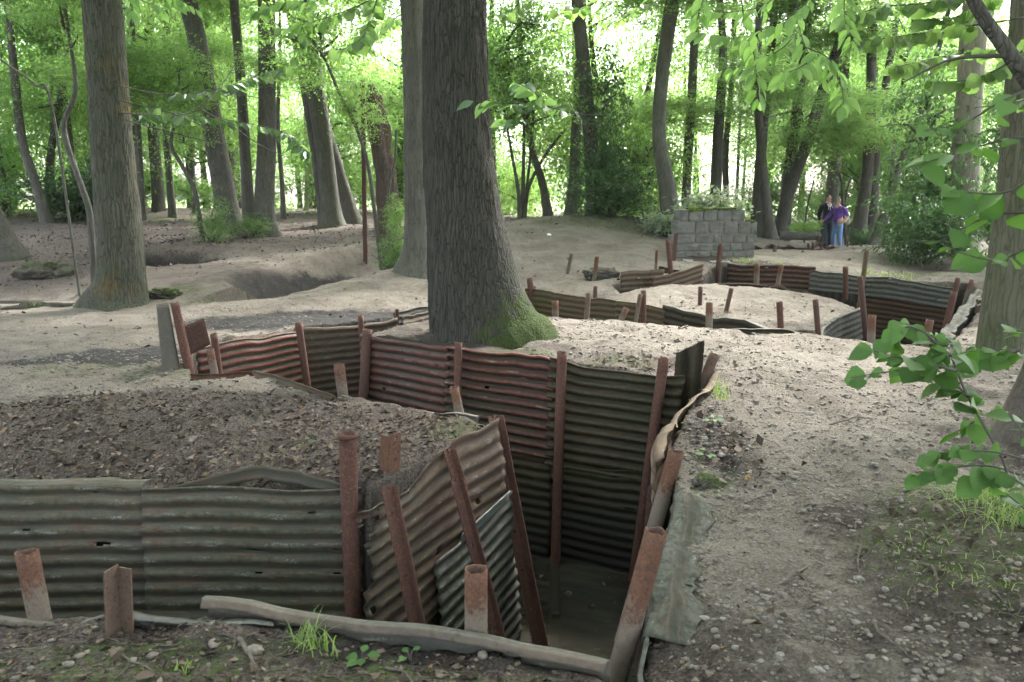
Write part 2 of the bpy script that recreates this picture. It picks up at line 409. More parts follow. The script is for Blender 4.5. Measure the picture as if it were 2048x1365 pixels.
def poly_sd(x, y, P):            # inside positive
    P = np.asarray(P, float); Q = np.roll(P, -1, 0)
    d = np.full(x.shape, 1e9); ins = np.zeros(x.shape, bool)
    for (x1, y1), (x2, y2) in zip(P, Q):
        ex, ey = x2 - x1, y2 - y1
        t = np.clip(((x - x1) * ex + (y - y1) * ey) / (ex * ex + ey * ey + 1e-12), 0, 1)
        d = np.minimum(d, np.hypot(x - x1 - t * ex, y - y1 - t * ey))
        c = ((y1 > y) != (y2 > y)) & (x < (x2 - x1) * (y - y1) / ((y2 - y1) if abs(y2 - y1) > 1e-12 else 1e-12) + x1)
        ins ^= c
    return np.where(ins, d, -d)
def trench(x, y):                # (largest inside distance, floor height)
    sd = np.full(x.shape, -1e9); fl = np.zeros(x.shape)
    near = (x > -7) & (x < 11) & (y > 1.5) & (y < 24)
    xs, ys = x[near], y[near]
    s0 = np.full(xs.shape, -1e9); f0 = np.full(xs.shape, 0.0)
    for P, f in TR:
        s = poly_sd(xs, ys, P); m = s > s0
        s0 = np.where(m, s, s0); f0 = np.where((s > -0.02), np.minimum(f0, f), f0)
    sd[near] = s0; fl[near] = f0
    return sd, fl
def blob(x, y, cx, cy, rx, ry, rot=0.0, hard=0.5):
    c, s = math.cos(rot), math.sin(rot); dx, dy = x - cx, y - cy
    r = np.hypot((dx * c + dy * s) / rx, (-dx * s + dy * c) / ry)
    return 1 - sstep(1 - hard, 1 + hard, r)
def ditch(x, y):                 # the two unlined hollows behind the left tree
    a = D(545, 566, 14.2); b = D(645, 545, 15.3); c = D(775, 520, 16.9)
    P = [(a[0], a[1]), (b[0], b[1]), (c[0], c[1])]
    d = np.full(x.shape, 1e9); sgn = np.zeros(x.shape)
    for (x1, y1), (x2, y2) in zip(P, P[1:]):
        ex, ey = x2 - x1, y2 - y1
        t = np.clip(((x - x1) * ex + (y - y1) * ey) / (ex * ex + ey * ey), 0, 1)
        dd = np.hypot(x - x1 - t * ex, y - y1 - t * ey); m = dd < d
        sgn = np.where(m, (x - x1) * ey - (y - y1) * ex, sgn); d = np.minimum(d, dd)
    q = D(335, 545, 16.6)
    near = sgn > 0
    r = -0.45 * (1 - sstep(0.15, 0.9, d)) - np.where(near, 0.17 * np.exp(-((d - 0.8) / 0.7) ** 2), -0.10 * np.exp(-((d - 0.9) / 0.6) ** 2))
    return r - 0.6 * blob(x, y, q[0], q[1], 1.0, 0.5, 0.1, 0.35)
def rough_h(x, y):
    r = np.hypot(x, y); f = 1 - sstep(14, 30, r)
    h = 0.045 * fbm(x * 0.9, y * 0.9, 0, 3, 3) + 0.020 * fbm(x * 4.2, y * 4.2, 0, 3, 5) * f
    return h + 0.009 * fbm(x * 17, y * 17, 0, 3, 8) * f
def ground_h(x, y, carve=True):
    x = np.atleast_1d(np.asarray(x, float)); y = np.atleast_1d(np.asarray(y, float))
    h = base_h(x, y) + ditch(x, y) + rough_h(x, y)
    sd, fl = trench(x, y)
    h = h - 0.03 * sstep(-0.35, 0.0, sd)
    pw = blob(x, y, PUD[0], PUD[1], 1.25, 0.6, 0.0, 0.25); h = h * (1 - pw) + (PUD[2] - 0.03 + 0.022 * fbm(x * 3, y * 3, 0, 3, 55)) * pw
    if carve:
        w = sstep(0.01, 0.085, sd)
        bank = 0.12 * blob(x, y, 0.25, 5.0, 0.6, 0.75, 0, 0.4)
        h = h * (1 - w) + (fl + bank + 0.03 * fbm(x * 3, y * 3, 0, 3, 21)) * w
    return h
PUD = G(40, 606, 0.02)
def gz(x, y): return float(ground_h([x], [y], False)[0])

def axis(segs):
    out = [segs[0][0]]
    for a, b, st0, st1 in segs:
        v = a
        while v < b - 1e-6:
            k = (v - a) / (b - a); v = min(b, v + st0 + (st1 - st0) * k); out.append(v)
    return np.array(out)
gx = axis([(-900, -60, 120, 40), (-60, -18, 6, 0.8), (-18, -5, 0.6, 0.06), (-5, 5.5, 0.034, 0.034), (5.5, 9, 0.05, 0.08), (9, 20, 0.1, 1.0), (20, 70, 1.2, 8), (70, 900, 40, 120)])
gy = axis([(-300, -20, 60, 8), (-20, 1.4, 3, 0.2), (1.4, 6.5, 0.026, 0.03), (6.5, 15.5, 0.034, 0.06), (15.5, 30, 0.08, 0.4), (30, 80, 0.5, 6), (80, 1200, 20, 160)])
GX, GY = np.meshgrid(gx, gy, indexing='xy')
GZ = ground_h(GX.ravel(), GY.ravel()).reshape(GX.shape)
xf, yf = GX.ravel(), GY.ravel()
SDF, _ = trench(xf, yf)
def pb(px, py, z, rx, ry, rot=0, hard=0.5):
    c = G(px, py, z); return blob(xf, yf, c[0], c[1], rx, ry, rot, hard)
def db(px, py, Y, rx, ry, rot=0, hard=0.5):
    c = D(px, py, Y); return blob(xf, yf, c[0], c[1], rx, ry, rot, hard)
nz = fbm(xf * 0.6, yf * 0.6, 0, 3, 41)
a_path = np.clip(0.15 + 0.12 * nz, 0, 1)
for b in [pb(1650, 1000, 0.05, 1.15, 2.6, 0.0, 0.5), pb(1500, 760, 0.2, 1.9, 1.5), pb(1300, 655, 0.3, 2.2, 0.9), pb(1450, 600, 0.2, 1.9, 1.6), pb(1750, 720, 0.17, 1.4, 1.4), pb(2000, 700, 0.2, 1.6, 2.2),
          db(1160, 525, 15, 2.2, 2.4), db(1650, 520, 17.5, 3.4, 2.2), db(1850, 530, 16, 3, 2.5), db(1550, 490, 24, 5, 4), pb(250, 690, 0, 2.4, 2.6), pb(350, 620, 0.02, 5.0, 1.6), pb(700, 580, 0.1, 3.2, 1.3, 0.4), pb(700, 520, 0.4, 2, 2),
          pb(300, 765, 0.05, 2.4, 0.45), db(600, 500, 17.5, 3.0, 1.6), db(1150, 470, 18.2, 3.2, 2.2), db(600, 405, 33, 3.5, 4)]:
    a_path = np.maximum(a_path, b)
a_path *= 1 - 0.4 * pb(1650, 1340, 0.02, 1.6, 0.45)
a_path *= 1 - 0.75 * pb(1990, 1120, 0.1, 0.7, 1.0)
a_litter = np.maximum.reduce([pb(350, 860, 0.1, 2.3, 1.2, 0, 0.4), db(250, 470, 21, 9, 4.5, 0, 0.5), db(100, 500, 19, 5, 4), db(650, 460, 22, 5, 2.5), pb(1435, 880, 0.08, 0.22, 0.8) * 0.65, pb(1250, 715, 0.26, 0.9, 0.25) * 0.7, pb(300, 1330, 0, 1.6, 0.4), pb(900, 1340, 0, 0.9, 0.3), pb(2030, 1200, 0.06, 0.4, 0.8) * 0.3])
a_litter = np.maximum(a_litter, sstep(22, 26, np.hypot(xf, yf)) * 0.5)
a_mud = np.maximum.reduce([pb(620, 632, 0.1, 1.9, 0.75, 0.05), pb(120, 728, 0, 2.4, 0.35, 0.05), pb(280, 715, 0, 1.2, 0.3), sstep(-0.02, 0.06, SDF) * 0.9, pb(1410, 900, 0.05, 0.16, 0.75, 0.0, 0.8) * 0.75, db(650, 545, 15.4, 2.0, 0.5, 0.75), db(335, 545, 16.6, 1.2, 0.6), pb(700, 1300, 0, 1.5, 0.12) * 0.6])  # mud bands and trench floors, plus a darker tone in both hollows
a_moss = np.maximum.reduce([pb(330, 1330, 0, 0.75, 0.16) * 0.8, pb(100, 1330, 0, 0.5, 0.15) * 0.8, pb(850, 1345, 0, 0.4, 0.1) * 0.7, pb(930, 860, 0.1, 0.28, 0.22), pb(1020, 700, 0.28, 0.35, 0.25), pb(1230, 715, 0.25, 0.35, 0.15) * 0.7, pb(1420, 975, 0.05, 0.16, 0.1) * 0.9,
                           db(1220, 440, 19.6, 2.0, 0.8) * 0.75, pb(1980, 1090, 0.1, 0.55, 0.7) * 0.9, pb(1640, 590, 0.15, 0.9, 0.7) * 0.75, pb(310, 590, 0.05, 0.8, 0.35), pb(550, 590, 0.1, 1.3, 0.25, 0.3) * 0.9, pb(260, 740, 0.05, 1.0, 0.3) * 0.55, db(200, 432, 27, 5, 1.2), db(1850, 545, 14.5, 1.3, 0.6) * 0.6])
a_field = sstep(46, 62, np.hypot(xf, yf)) * 0.9
a_wet = np.maximum.reduce([pb(60, 607, 0.01, 1.9, 0.28, 0, 0.3), pb(230, 712, 0, 1.6, 0.25) * 0.3, pb(600, 640, 0.08, 1.6, 0.6) * 0.2, sstep(0.1, 0.3, SDF)])
V = np.stack([xf, yf, GZ.ravel()], 1)
M_SOIL = mat_ground()
gm = mesh_np('ground', V, grid_faces(len(gy), len(gx))[:, ::-1], M_SOIL, True,
             {'path': ('FLOAT', a_path), 'litter': ('FLOAT', a_litter), 'mud': ('FLOAT', a_mud), 'moss': ('FLOAT', a_moss), 'field': ('FLOAT', a_field), 'wet': ('FLOAT', a_wet)})
gm.flip_normals() if gm.polygons[0].normal.z < 0 else None
struct(link('ground', gm))

# standing water in the deep trench
def mat_water():
    t = MT('trench water', 0.06, 0.8); p = t.pos()
    n = t.noise(p, 2.3, 5, 0.6, 0.6); n2 = t.noise(p, 30, 4, 0.6)
    c = t.mix(t.mr(n, 0.35, 0.65), (0.022, 0.021, 0.016), (0.046, 0.042, 0.031))
    scum = t.mr(t.math('ADD', t.noise(p, 9, 6, 0.75), t.math('MULTIPLY', n2, 0.3)), 0.74, 0.82)
    c = t.mix(scum, c, (0.010, 0.009, 0.007)); t.col(c)
    t.rough(t.mr(scum, 0, 1, 0.015, 0.3)); t.bump(n2, 0.03, 0.004)
    return t.m
bm = bmesh.new()
f = bm.faces.new([bm.verts.new((x, y, -1.585)) for x, y in T1])
bmesh.ops.triangulate(bm, faces=[f])
wm = bpy.data.meshes.new('water'); bm.to_mesh(wm); bm.free(); wm.materials.append(mat_water())
if wm.polygons[0].normal.z < 0: wm.flip_normals()
struct(link('water', wm))
th_ = np.linspace(0, 2 * np.pi, 40, endpoint=False); rr_ = 1 + 0.15 * vnoise(np.cos(th_) * 2, np.sin(th_) * 2, 4.4)
mp = MT('rain puddle', 0.02, 0.6); mp.col((0.03, 0.027, 0.022))
struct(link('puddle', mesh_np('puddle', np.vstack([[(PUD[0], PUD[1], PUD[2] - 0.018)], np.stack([PUD[0] + 1.15 * rr_ * np.cos(th_), PUD[1] + 0.52 * rr_ * np.sin(th_), np.full(40, PUD[2] - 0.018)], 1)]), np.array([(0, 1 + j, 1 + (j + 1) % 40) for j in range(40)]), mp.m)))

# ================================================================== corrugated iron
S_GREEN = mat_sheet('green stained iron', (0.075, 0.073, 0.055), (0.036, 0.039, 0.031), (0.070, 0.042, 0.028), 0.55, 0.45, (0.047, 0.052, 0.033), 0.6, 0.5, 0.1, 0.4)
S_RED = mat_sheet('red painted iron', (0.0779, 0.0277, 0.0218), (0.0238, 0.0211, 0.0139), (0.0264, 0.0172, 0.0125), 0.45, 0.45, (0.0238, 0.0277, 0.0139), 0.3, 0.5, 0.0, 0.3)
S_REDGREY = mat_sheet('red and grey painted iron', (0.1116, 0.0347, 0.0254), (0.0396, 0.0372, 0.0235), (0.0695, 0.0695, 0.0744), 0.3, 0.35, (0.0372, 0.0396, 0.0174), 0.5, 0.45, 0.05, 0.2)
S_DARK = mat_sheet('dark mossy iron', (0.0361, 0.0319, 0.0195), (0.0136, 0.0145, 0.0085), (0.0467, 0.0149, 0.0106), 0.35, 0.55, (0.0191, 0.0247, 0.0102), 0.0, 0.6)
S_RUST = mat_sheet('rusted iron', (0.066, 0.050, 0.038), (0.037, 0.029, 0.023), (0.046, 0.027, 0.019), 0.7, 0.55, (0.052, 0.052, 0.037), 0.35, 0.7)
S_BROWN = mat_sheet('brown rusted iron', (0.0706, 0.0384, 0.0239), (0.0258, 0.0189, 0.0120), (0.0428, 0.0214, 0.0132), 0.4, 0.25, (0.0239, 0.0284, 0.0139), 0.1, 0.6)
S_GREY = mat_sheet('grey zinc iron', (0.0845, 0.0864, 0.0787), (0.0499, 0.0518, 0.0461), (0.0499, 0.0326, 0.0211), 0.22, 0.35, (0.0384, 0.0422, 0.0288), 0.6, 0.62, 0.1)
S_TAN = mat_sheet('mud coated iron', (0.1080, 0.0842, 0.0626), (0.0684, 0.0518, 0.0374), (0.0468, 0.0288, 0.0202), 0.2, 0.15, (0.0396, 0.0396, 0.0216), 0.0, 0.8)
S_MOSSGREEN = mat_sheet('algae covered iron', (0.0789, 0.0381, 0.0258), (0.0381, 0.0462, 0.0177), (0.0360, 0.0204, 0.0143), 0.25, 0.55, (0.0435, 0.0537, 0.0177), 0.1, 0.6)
S_PALE = mat_sheet('bare zinc iron', (0.225, 0.247, 0.255), (0.128, 0.143, 0.135), (0.112, 0.105, 0.083), 0.15, 0.2, (0.105, 0.112, 0.083), 0.5, 0.32, 0.35)

S_FLAP = mat_sheet('weathered zinc flap', (0.075, 0.078, 0.070), (0.042, 0.045, 0.039), (0.066, 0.053, 0.042), 0.55, 0.6, (0.038, 0.042, 0.030), 0.4, 0.88, 0.0, spec=0.08)
S_RAIL = mat_sheet('grey strip caked with mud', (0.085, 0.085, 0.074), (0.135, 0.115, 0.096), (0.10, 0.07, 0.05), 0.3, 0.3, (0.07, 0.072, 0.05), 0.3, 0.6, 0.1, 0.4)
sheet_count = [0]
def sheet(label, pts, height, mat, side=1, lean=0.0, flange=0.0, droop=0.15, amp=0.0105, pitch=0.088, rag=0.012, dent=0.018, tilt=0.0,
          holes=0.0, ragl=0.0, ragr=0.0, rise=None, name='corrugated_sheet', cat='iron sheet', step=0.045, ft=0.35, inset=0.10, phase=None, hat=False, vert=False, crumple=0.0):
    """pts: (x, y, top z) along the wall; side=+1 puts the face to the left of the run; height down the wall"""
    k = sheet_count[0]; sheet_count[0] += 1
    P = np.array(pts, float)
    L = np.concatenate([[0], np.cumsum(np.hypot(*np.diff(P[:, :2], axis=0).T))])
    n = max(4, int(L[-1] / step) + 1); s = np.linspace(0, L[-1], n)
    X, Y, Z = [np.interp(s, L, P[:, i]) for i in range(3)]
    if len(P) > 2:               # soften the bends
        for A in (X, Y, Z):
            B = A.copy(); B[1:-1] = (A[:-2] + A[1:-1] * 2 + A[2:]) / 4; A[:] = B
    tx, ty = np.gradient(X), np.gradient(Y); q = np.hypot(tx, ty) + 1e-9
    nx, ny = -ty / q * side, tx / q * side
    tot = flange + height
    m = max(6, int(tot / (pitch / 8)) + 1); t = np.linspace(0, tot, m)
    S, T = np.meshgrid(s, t, indexing='ij')
    ph = (k * 1.7) % 6.28 if phase is None else phase
    d = T - flange
    ripple = np.sin(2 * np.pi * (S if vert else d + tilt * S) / pitch + ph)
    am = amp * np.where(d < 0, ft, 1.0) * (0.85 + 0.25 * vnoise(S * 0.8, T * 1.0, k, 5))
    # section: over the bank, round the bend, down the wall
    rb = 0.03
    out = np.where(d < 0, d, 0.0) ; zz = np.where(d < 0, d * droop, -d)
    if hat:
        fw = flange * 0.42
        out = np.where(d < 0, np.maximum(d, -fw), 0.0); zz = np.where(d < 0, np.minimum(0, (d + fw)) * 0.95, -d)
    bend = np.exp(-(d / rb) ** 2) * 0.008
    nout = np.where(d < 0, 0.15, 1.0); nz_ = np.where(d < 0, 1.0, 0.0)
    wob = dent * fbm(S * 1.3, T * 1.1, k * 3.1, 3, 61)
    off = out + inset + (am * ripple) * nout + wob + lean * np.clip(d, 0, None)
    cr_ = crumple * (1.0 - 2.2 * np.abs(fbm(S * 5, T * 6, k, 2, 66))) if crumple else 0.0; off = off + cr_ * nout
    top = rag * 2.2 * fbm(S * 2.2, 0 * S, k * 5.0, 3, 71) * np.exp(-np.clip(d, 0, None) / 0.25)
    zz = zz + (am * ripple) * nz_ + top - bend + cr_ * nz_
    if flange and not hat: out_r = np.where(d < 0, (d / flange) ** 2, 0) * flange * 0.5 * fbm(S * 5, 0 * S, k + 2.2, 3, 67) * 0.6; off = off + out_r
    if rise is not None:
        zz = zz + np.interp(s, np.array([r[0] for r in rise]) * L[-1], [r[1] for r in rise])[:, None] * np.exp(-np.clip(d, 0, None) / 0.16)
    sh = np.zeros_like(S)
    if ragl: sh += ragl * (0.5 + 0.5 * fbm(T * 6, 0 * T, k + 0.5, 4, 81)) * np.exp(-S / 0.15)
    if ragr: sh -= ragr * (0.5 + 0.5 * fbm(T * 6, 0 * T, k + 9.5, 4, 91)) * np.exp(-(L[-1] - S) / 0.15)
    edge = 0.012 * fbm(T * 9, 0 * T, k + 3.3, 3, 95) * (np.exp(-S / 0.06) + np.exp(-(L[-1] - S) / 0.06))
    tX, tY = tx / q, ty / q
    VX = X[:, None] + nx[:, None] * off + tX[:, None] * (sh + edge)
    VY = Y[:, None] + ny[:, None] * off + tY[:, None] * (sh + edge)
    VZ = Z[:, None] + zz
    Vv = np.stack([VX, VY, VZ], -1).reshape(-1, 3)
    F = grid_faces(n, m)
    if holes:
        cs = S.ravel()[F].mean(1) / L[-1]; ct = (d.ravel()[F]).mean(1) / height
        hn = fbm(S * 7, T * 7, k, 4, 101).ravel()[F].mean(1)
        near_edge = np.maximum(1 - cs * 3.2, (ct - 0.72) * 3.2)
        F = F[hn < (1.05 - holes * np.clip(near_edge, 0.12, 1.2))]
    elif name == 'corrugated_sheet':     # rusted-through pits and nail holes
        rr = np.random.default_rng(k); bad = set()
        for _ in range(int(2 + L[-1] * height * 2.2)):
            c0 = rr.integers(0, len(F)); bad |= {c0} | ({c0 + 1} if rr.random() < 0.5 else set()) | ({c0 + m - 1} if rr.random() < 0.25 else set())
        keep = np.ones(len(F), bool); keep[[b for b in bad if b < len(F)]] = False; F = F[keep]
    suv = np.stack([S + k * 7.3, T, 0 * S + k], -1).reshape(-1, 3)
    rip = (0.5 + 0.5 * ripple).ravel()
    if hat: rip = np.where(d > -flange * 0.42, 1.0, 0.0).ravel()
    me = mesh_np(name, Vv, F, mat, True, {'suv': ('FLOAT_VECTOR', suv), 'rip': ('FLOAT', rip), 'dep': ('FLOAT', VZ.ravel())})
    o = link(name, me)
    md = o.modifiers.new('thickness', 'SOLIDIFY'); md.thickness = 0.004; md.offset = 0
    return tag(o, label, cat, 'corrugated iron sheets lining the trenches' if name == 'corrugated_sheet' else None)
def W(*pp): return [G(*p) for p in pp]
def lift(pts, dz): return [(p[0], p[1], p[2] + dz) for p in pts]

# -- the near trench, far side (runs left to right, trench lies to its right: side -1)
sheet('long green-stained sheet lining the trench below the leaf-strewn mound, its top edge folded back', lift(W((-420, 975, 0.04), (-100, 966, 0.04), (310, 962, 0.04)), 0.02), 1.55, S_GREEN, -1, 0.02, 0.10, 0.1, 0.0085, rag=0.012, ragr=0.02)
sheet('green-stained sheet behind the tall flanged pipe, its buckled top strip curling up', lift(W((296, 965, 0.04), (735, 968, 0.035)), 0.025), 1.55, S_GREEN, -1, 0.02, 0.0, 0.1, 0.0085, rag=0.006, ragr=0.03, inset=0.115)
sheet('loose mossy strip of iron arched up over the leaf litter', lift(W((330, 962, 0.06), (510, 946, 0.06), (690, 962, 0.06)), 0.01), 0.075, S_GREEN, -1, 0.12, 0.0, 0.1, 0.006, pitch=0.15, rag=0.01, rise=[(0, -0.01), (0.25, 0.025), (0.5, 0.05), (0.75, 0.025), (1, -0.01)], inset=0.03, name='bent_iron_strip')
# -- the leaning rusted panel at the corner
ca, cb = G(692, 1016, 0.0), G(982, 852, 0.10)
def lerp(a, b, u): return tuple(a[i] + (b[i] - a[i]) * u for i in range(3))
sheet('rusted holed panel leaning over the water, ragged along its lower left edge', [ca, lerp(ca, cb, 0.5), lerp(ca, cb, 1.03)], 0.95, S_RUST, -1, 0.13, 0.0, amp=0.0098, rag=0.03, holes=0.75, ragl=0.05, dent=0.03, inset=0.02, phase=1.0, rise=[(0, -0.02), (0.3, -0.03), (0.6, 0.02), (1, 0.07)])
lo = lambda u, z: (lerp(ca, cb, u)[0] + 0.085, lerp(ca, cb, u)[1] - 0.03, z)
sheet('grey-green lower panel under the rusted one, running down into the water', [lo(0.42, -0.56), lo(0.75, -0.47), lo(1.04, -0.38)], 1.2, S_GREY, -1, 0.10, 0.0, amp=0.0098, pitch=0.085, rag=0.01, dent=0.012, inset=0.02)
sheet('bright bare zinc strip shining between the rusted and the grey panel', [lo(0.60, -0.455), lo(0.80, -0.40), lo(1.0, -0.345)], 0.085, S_PALE, -1, 0.10, 0.0, amp=0.012, pitch=0.16, rag=0.004, dent=0.004, inset=0.045, name='zinc_strip')
sheet('dark torn offcut lying behind the ragged foot of the rusted panel', [(ca[0] - 0.05, ca[1] + 0.0, -0.72), lerp((ca[0], ca[1], -0.72), (cb[0], cb[1], -0.6), 0.45)], 0.8, S_BROWN, -1, 0.1, 0.0, amp=0.0098, rag=0.03, holes=0.35, ragl=0.05, inset=0.05)
# -- big wall below the mossy tree
q1, q2, q3, q4 = G(738, 664, 0.26), G(912, 688, 0.30), G(1118, 716, 0.26), G(1372, 746, 0.22)
sheet('red-streaked sheet between the paired pipes and the big tree', [q1, q2], 0.98, S_RED, -1, 0.03, 0.0, amp=0.0098, rag=0.008)
sheet('dark red-streaked sheet right under the mossy root of the big tree', [lerp(q1, q2, 0.97), q2, q3], 0.95, S_RED, -1, 0.03, 0.06, 0.5, amp=0.02, rag=0.016, inset=0.112)
sheet('dark sheet with a shiny bent top beside the upright green offcut', [lerp(q2, q3, 0.95), q3, q4], 0.95, S_DARK, -1, 0.03, 0.07, 0.4, amp=0.02, rag=0.018, inset=0.125)
dn = lambda p, z: (p[0], p[1], z)
sheet('dark lower sheet below the red-streaked sheet by the paired pipes', [dn(q1, -0.66), dn(q2, -0.62)], 1.1, S_DARK, -1, 0.02, 0.0, amp=0.0098, rag=0.01, inset=0.13)
sheet('mossy lower sheet standing in the water left of the waterlogged pipe', [dn(q2, -0.60), dn(q3, -0.63)], 1.1, S_DARK, -1, 0.02, 0.0, amp=0.0098, rag=0.01, inset=0.14)
sheet('mossy lower sheet standing in the water in the dark corner', [dn(q3, -0.62), dn(q4, -0.66)], 1.1, S_DARK, -1, 0.02, 0.0, amp=0.0098, rag=0.01, inset=0.15)
# -- left arm, far side
l1, l2, l3 = G(383, 697, 0.07), G(602, 655, 0.12), G(790, 634, 0.17)
sheet('bright red and grey ribbed sheet beside the upright half-round plates', [l1, lerp(l1, l2, 0.5), l2], 1.4, S_REDGREY, -1, 0.03, 0.05, 0.3, amp=0.0098, rag=0.01)
sheet('torn rust-brown ribbed sheet next to the red and grey one', [lerp(l1, l2, 0.97), l3], 1.4, S_RUST, -1, 0.03, 0.03, 0.3, amp=0.0098, rag=0.012, ragl=0.05, inset=0.125)
l4 = (-1.02, 11.9, 0.14)
sheet('rust-brown ribbed sheet running away behind the big tree', [lerp(l2, l3, 0.99), l4], 1.4, S_RUST, -1, 0.02, 0.0, amp=0.0098, rag=0.012, inset=0.12)
r5 = D(786, 622, 10.7); r6 = D(870, 606, 11.4)
sheet('tall grey ribbed sheet standing proud of the ground left of the big tree', [(r5[0], r5[1], r5[2]), (r6[0], r6[1], r6[2])], 0.75, S_GREY, -1, 0.0, 0.0, amp=0.0098, rag=0.01, ragl=0.03, inset=0.0)
# -- left arm, near side (mound edge): strips seen from behind
sheet('upright board-like iron strip edging the leaf-strewn mound', [G(503, 741, 0.09), G(585, 762, 0.08), G(668, 789, 0.05)], 0.6, S_TAN, 1, 0.0, 0.015, 0.0, amp=0.004, rag=0.005, inset=0.02, name='iron_edging_strip')
sheet('short sheet edge half buried beside the half-round plates', [G(380, 754, 0.06), G(440, 752, 0.05), G(505, 749, 0.04)], 0.6, S_BROWN, 1, 0.0, 0.0, 0.0, amp=0.01, rag=0.01, inset=0.05)
sheet('thin whitish sheet edge curving along the mound to the leaning panel', [G(672, 790, 0.03), G(740, 798, 0.04), G(830, 818, 0.05), G(945, 840, 0.06)], 1.3, S_RAIL, 1, 0.0, 0.02, 0.3, amp=0.015, rag=0.014, inset=0.06)
# -- near trench, near side
sheet('long bent strip along the near lip, dusted with dry mud', [G(-300, 1238, 0.0), G(60, 1240, 0.015), G(150, 1243, 0.012), G(212, 1225, 0.035)], 1.2, S_RAIL, 1, 0.0, 0.06, 0.15, amp=0.004, rag=0.012, inset=0.035, hat=True, dent=0.012)
sheet('grey folded strip with a torn point between the flat post and the raised rail', [G(232, 1222, 0.04), G(300, 1243, 0.015), G(430, 1252, 0.005), G(565, 1250, 0.01)], 0.9, S_GREY, 1, 0.0, 0.055, 0.2, amp=0.008, rag=0.010, ragr=0.05, inset=0.03)
sheet('raised rail of rolled iron along the near lip to the round pipe', [G(396, 1206, 0.075), G(450, 1208, 0.07), G(620, 1238, 0.05), G(850, 1262, 0.04), G(1000, 1286, 0.035), G(1206, 1330, 0.03)], 1.3, S_RAIL, 1, 0.0, 0.085, 0.9, amp=0.003, rag=0.008, inset=0.05, hat=True, dent=0.012)
# -- near trench, right side (runs away from us, trench on its left)
sheet('plain sheet edge rising beside the long leaning pipe, below the zinc flap', [(0.46, 2.3, -0.01), G(1275, 1340, 0.01), G(1294, 1250, 0.03)], 1.6, S_FLAP, 1, 0.0, 0.012, 0.3, amp=0.004, rag=0.012, dent=0.012, inset=0.0)
sheet('wide crumpled zinc flap folded over the bank beside the leaning pipes', [G(1290, 1262, 0.045), G(1310, 1150, 0.075), G(1330, 1060, 0.085), G(1352, 985, 0.10)], 1.6, S_FLAP, 1, 0.0, 0.175, 0.16, amp=0.010, rag=0.012, ft=0.22, dent=0.014, inset=0.0, pitch=0.13, crumple=0.009, ragl=0.03, step=0.02)
sheet('dusty sheet edge curling outwards along the path beyond the zinc flap', [G(1338, 940, 0.10), G(1335, 900, 0.12), G(1372, 820, 0.16), G(1440, 752, 0.22)], 1.7, S_TAN, 1, -0.04, 0.07, -0.35, amp=0.012, rag=0.022, inset=0.07, dent=0.03)
vt = D(1380, 692, 6.5)
sheet('dark green offcut standing on end in the far corner of the trench', [D(1352, 700, 6.62), D(1408, 690, 6.55)], 1.3, S_DARK, -1, 0.0, 0.0, amp=0.02, pitch=0.12, rag=0.02, inset=0.02, vert=True, step=0.012)

# -- second trench
m0, m1, m2, m3, m4 = (0.35, 13.35, 0.19), G(1062, 577, 0.18), G(1250, 600, 0.18), G(1342, 614, 0.17), G(1612, 662, 0.12)
sheet('mossy red-ribbed sheet emerging behind the big tree root', [(-0.5, 13.0, 0.16), m0, m1, m2], 1.3, S_MOSSGREEN, -1, 0.02, 0.05, 0.3, amp=0.0098, rag=0.018)
sheet('short mossy sheet with a split end between two pipes on the gravel island', [lerp(m2, m3, -0.08), m2, m3], 1.3, S_MOSSGREEN, -1, 0.02, 0.07, 0.2, amp=0.0098, rag=0.012, inset=0.115)
sheet('dark sheet with a pale curled top along the gravel island', [lerp(m3, m4, -0.02), lerp(m3, m4, 0.35), lerp(m3, m4, 0.7), m4], 1.3, S_DARK, -1, 0.02, 0.10, 0.2, amp=0.0098, rag=0.016, inset=0.125)
sheet('smooth pale grey sheet on the end face of the gravel island', [G(1632, 672, 0.09), (3.95, 10.05, 0.1), (4.45, 10.75, 0.12), G(1722, 612, 0.14)], 1.4, S_FLAP, -1, 0.0, 0.03, 0.0, amp=0.008, rag=0.008, inset=0.05)
b1, b2, b3 = G(1722, 560, 0.22), G(1820, 566, 0.22), G(1912, 574, 0.20)
sheet('long grey top sheet above the big brown panel, grass hanging over it', [G(1620, 540, 0.38), G(1722, 549, 0.33), G(1820, 560, 0.28), G(1914, 573, 0.24)], 0.36, S_GREY, -1, 0.05, 0.04, 0.3, amp=0.0098, rag=0.01, inset=0.14)
sheet('big brown ribbed panel filling the end of the second trench', [(p[0], p[1], p[2] - 0.30) for p in (G(1722, 549, 0.33), G(1820, 560, 0.28), G(1914, 573, 0.24))], 1.5, S_BROWN, -1, 0.02, 0.0, amp=0.0098, rag=0.01, inset=0.10)
sheet('bright red ribbed sheet behind the gravel island, below the grassy edge', [(4.02, 14.95, 0.48), (4.8, 14.8, 0.48), (5.56, 14.66, 0.45)], 1.0, S_RED, -1, 0.02, 0.03, 0.3, amp=0.0098, rag=0.008, inset=0.10)
sheet('dark curled sheet end where the back trench turns the island corner', [(4.1, 12.72, 0.30), (4.6, 12.35, 0.26), (4.95, 11.95, 0.2)], 0.8, S_BROWN, 1, 0.0, 0.0, amp=0.015, rag=0.03, inset=0.04)
sheet('thin rusty edge of sheet along the back of the gravel island', [(2.2, 12.75, 0.33), (3.0, 12.95, 0.34), (4.1, 12.72, 0.31)], 0.8, S_BROWN, 1, 0.0, 0.03, 0.3, amp=0.01, rag=0.02, inset=0.05)
sheet('mud-coated ribbed sheet leaning against the dug bank', [D(1243, 543, 13.1), D(1330, 540, 13.2)], 0.9, S_TAN, -1, -0.12, 0.0, amp=0.0098, rag=0.01, inset=0.0)
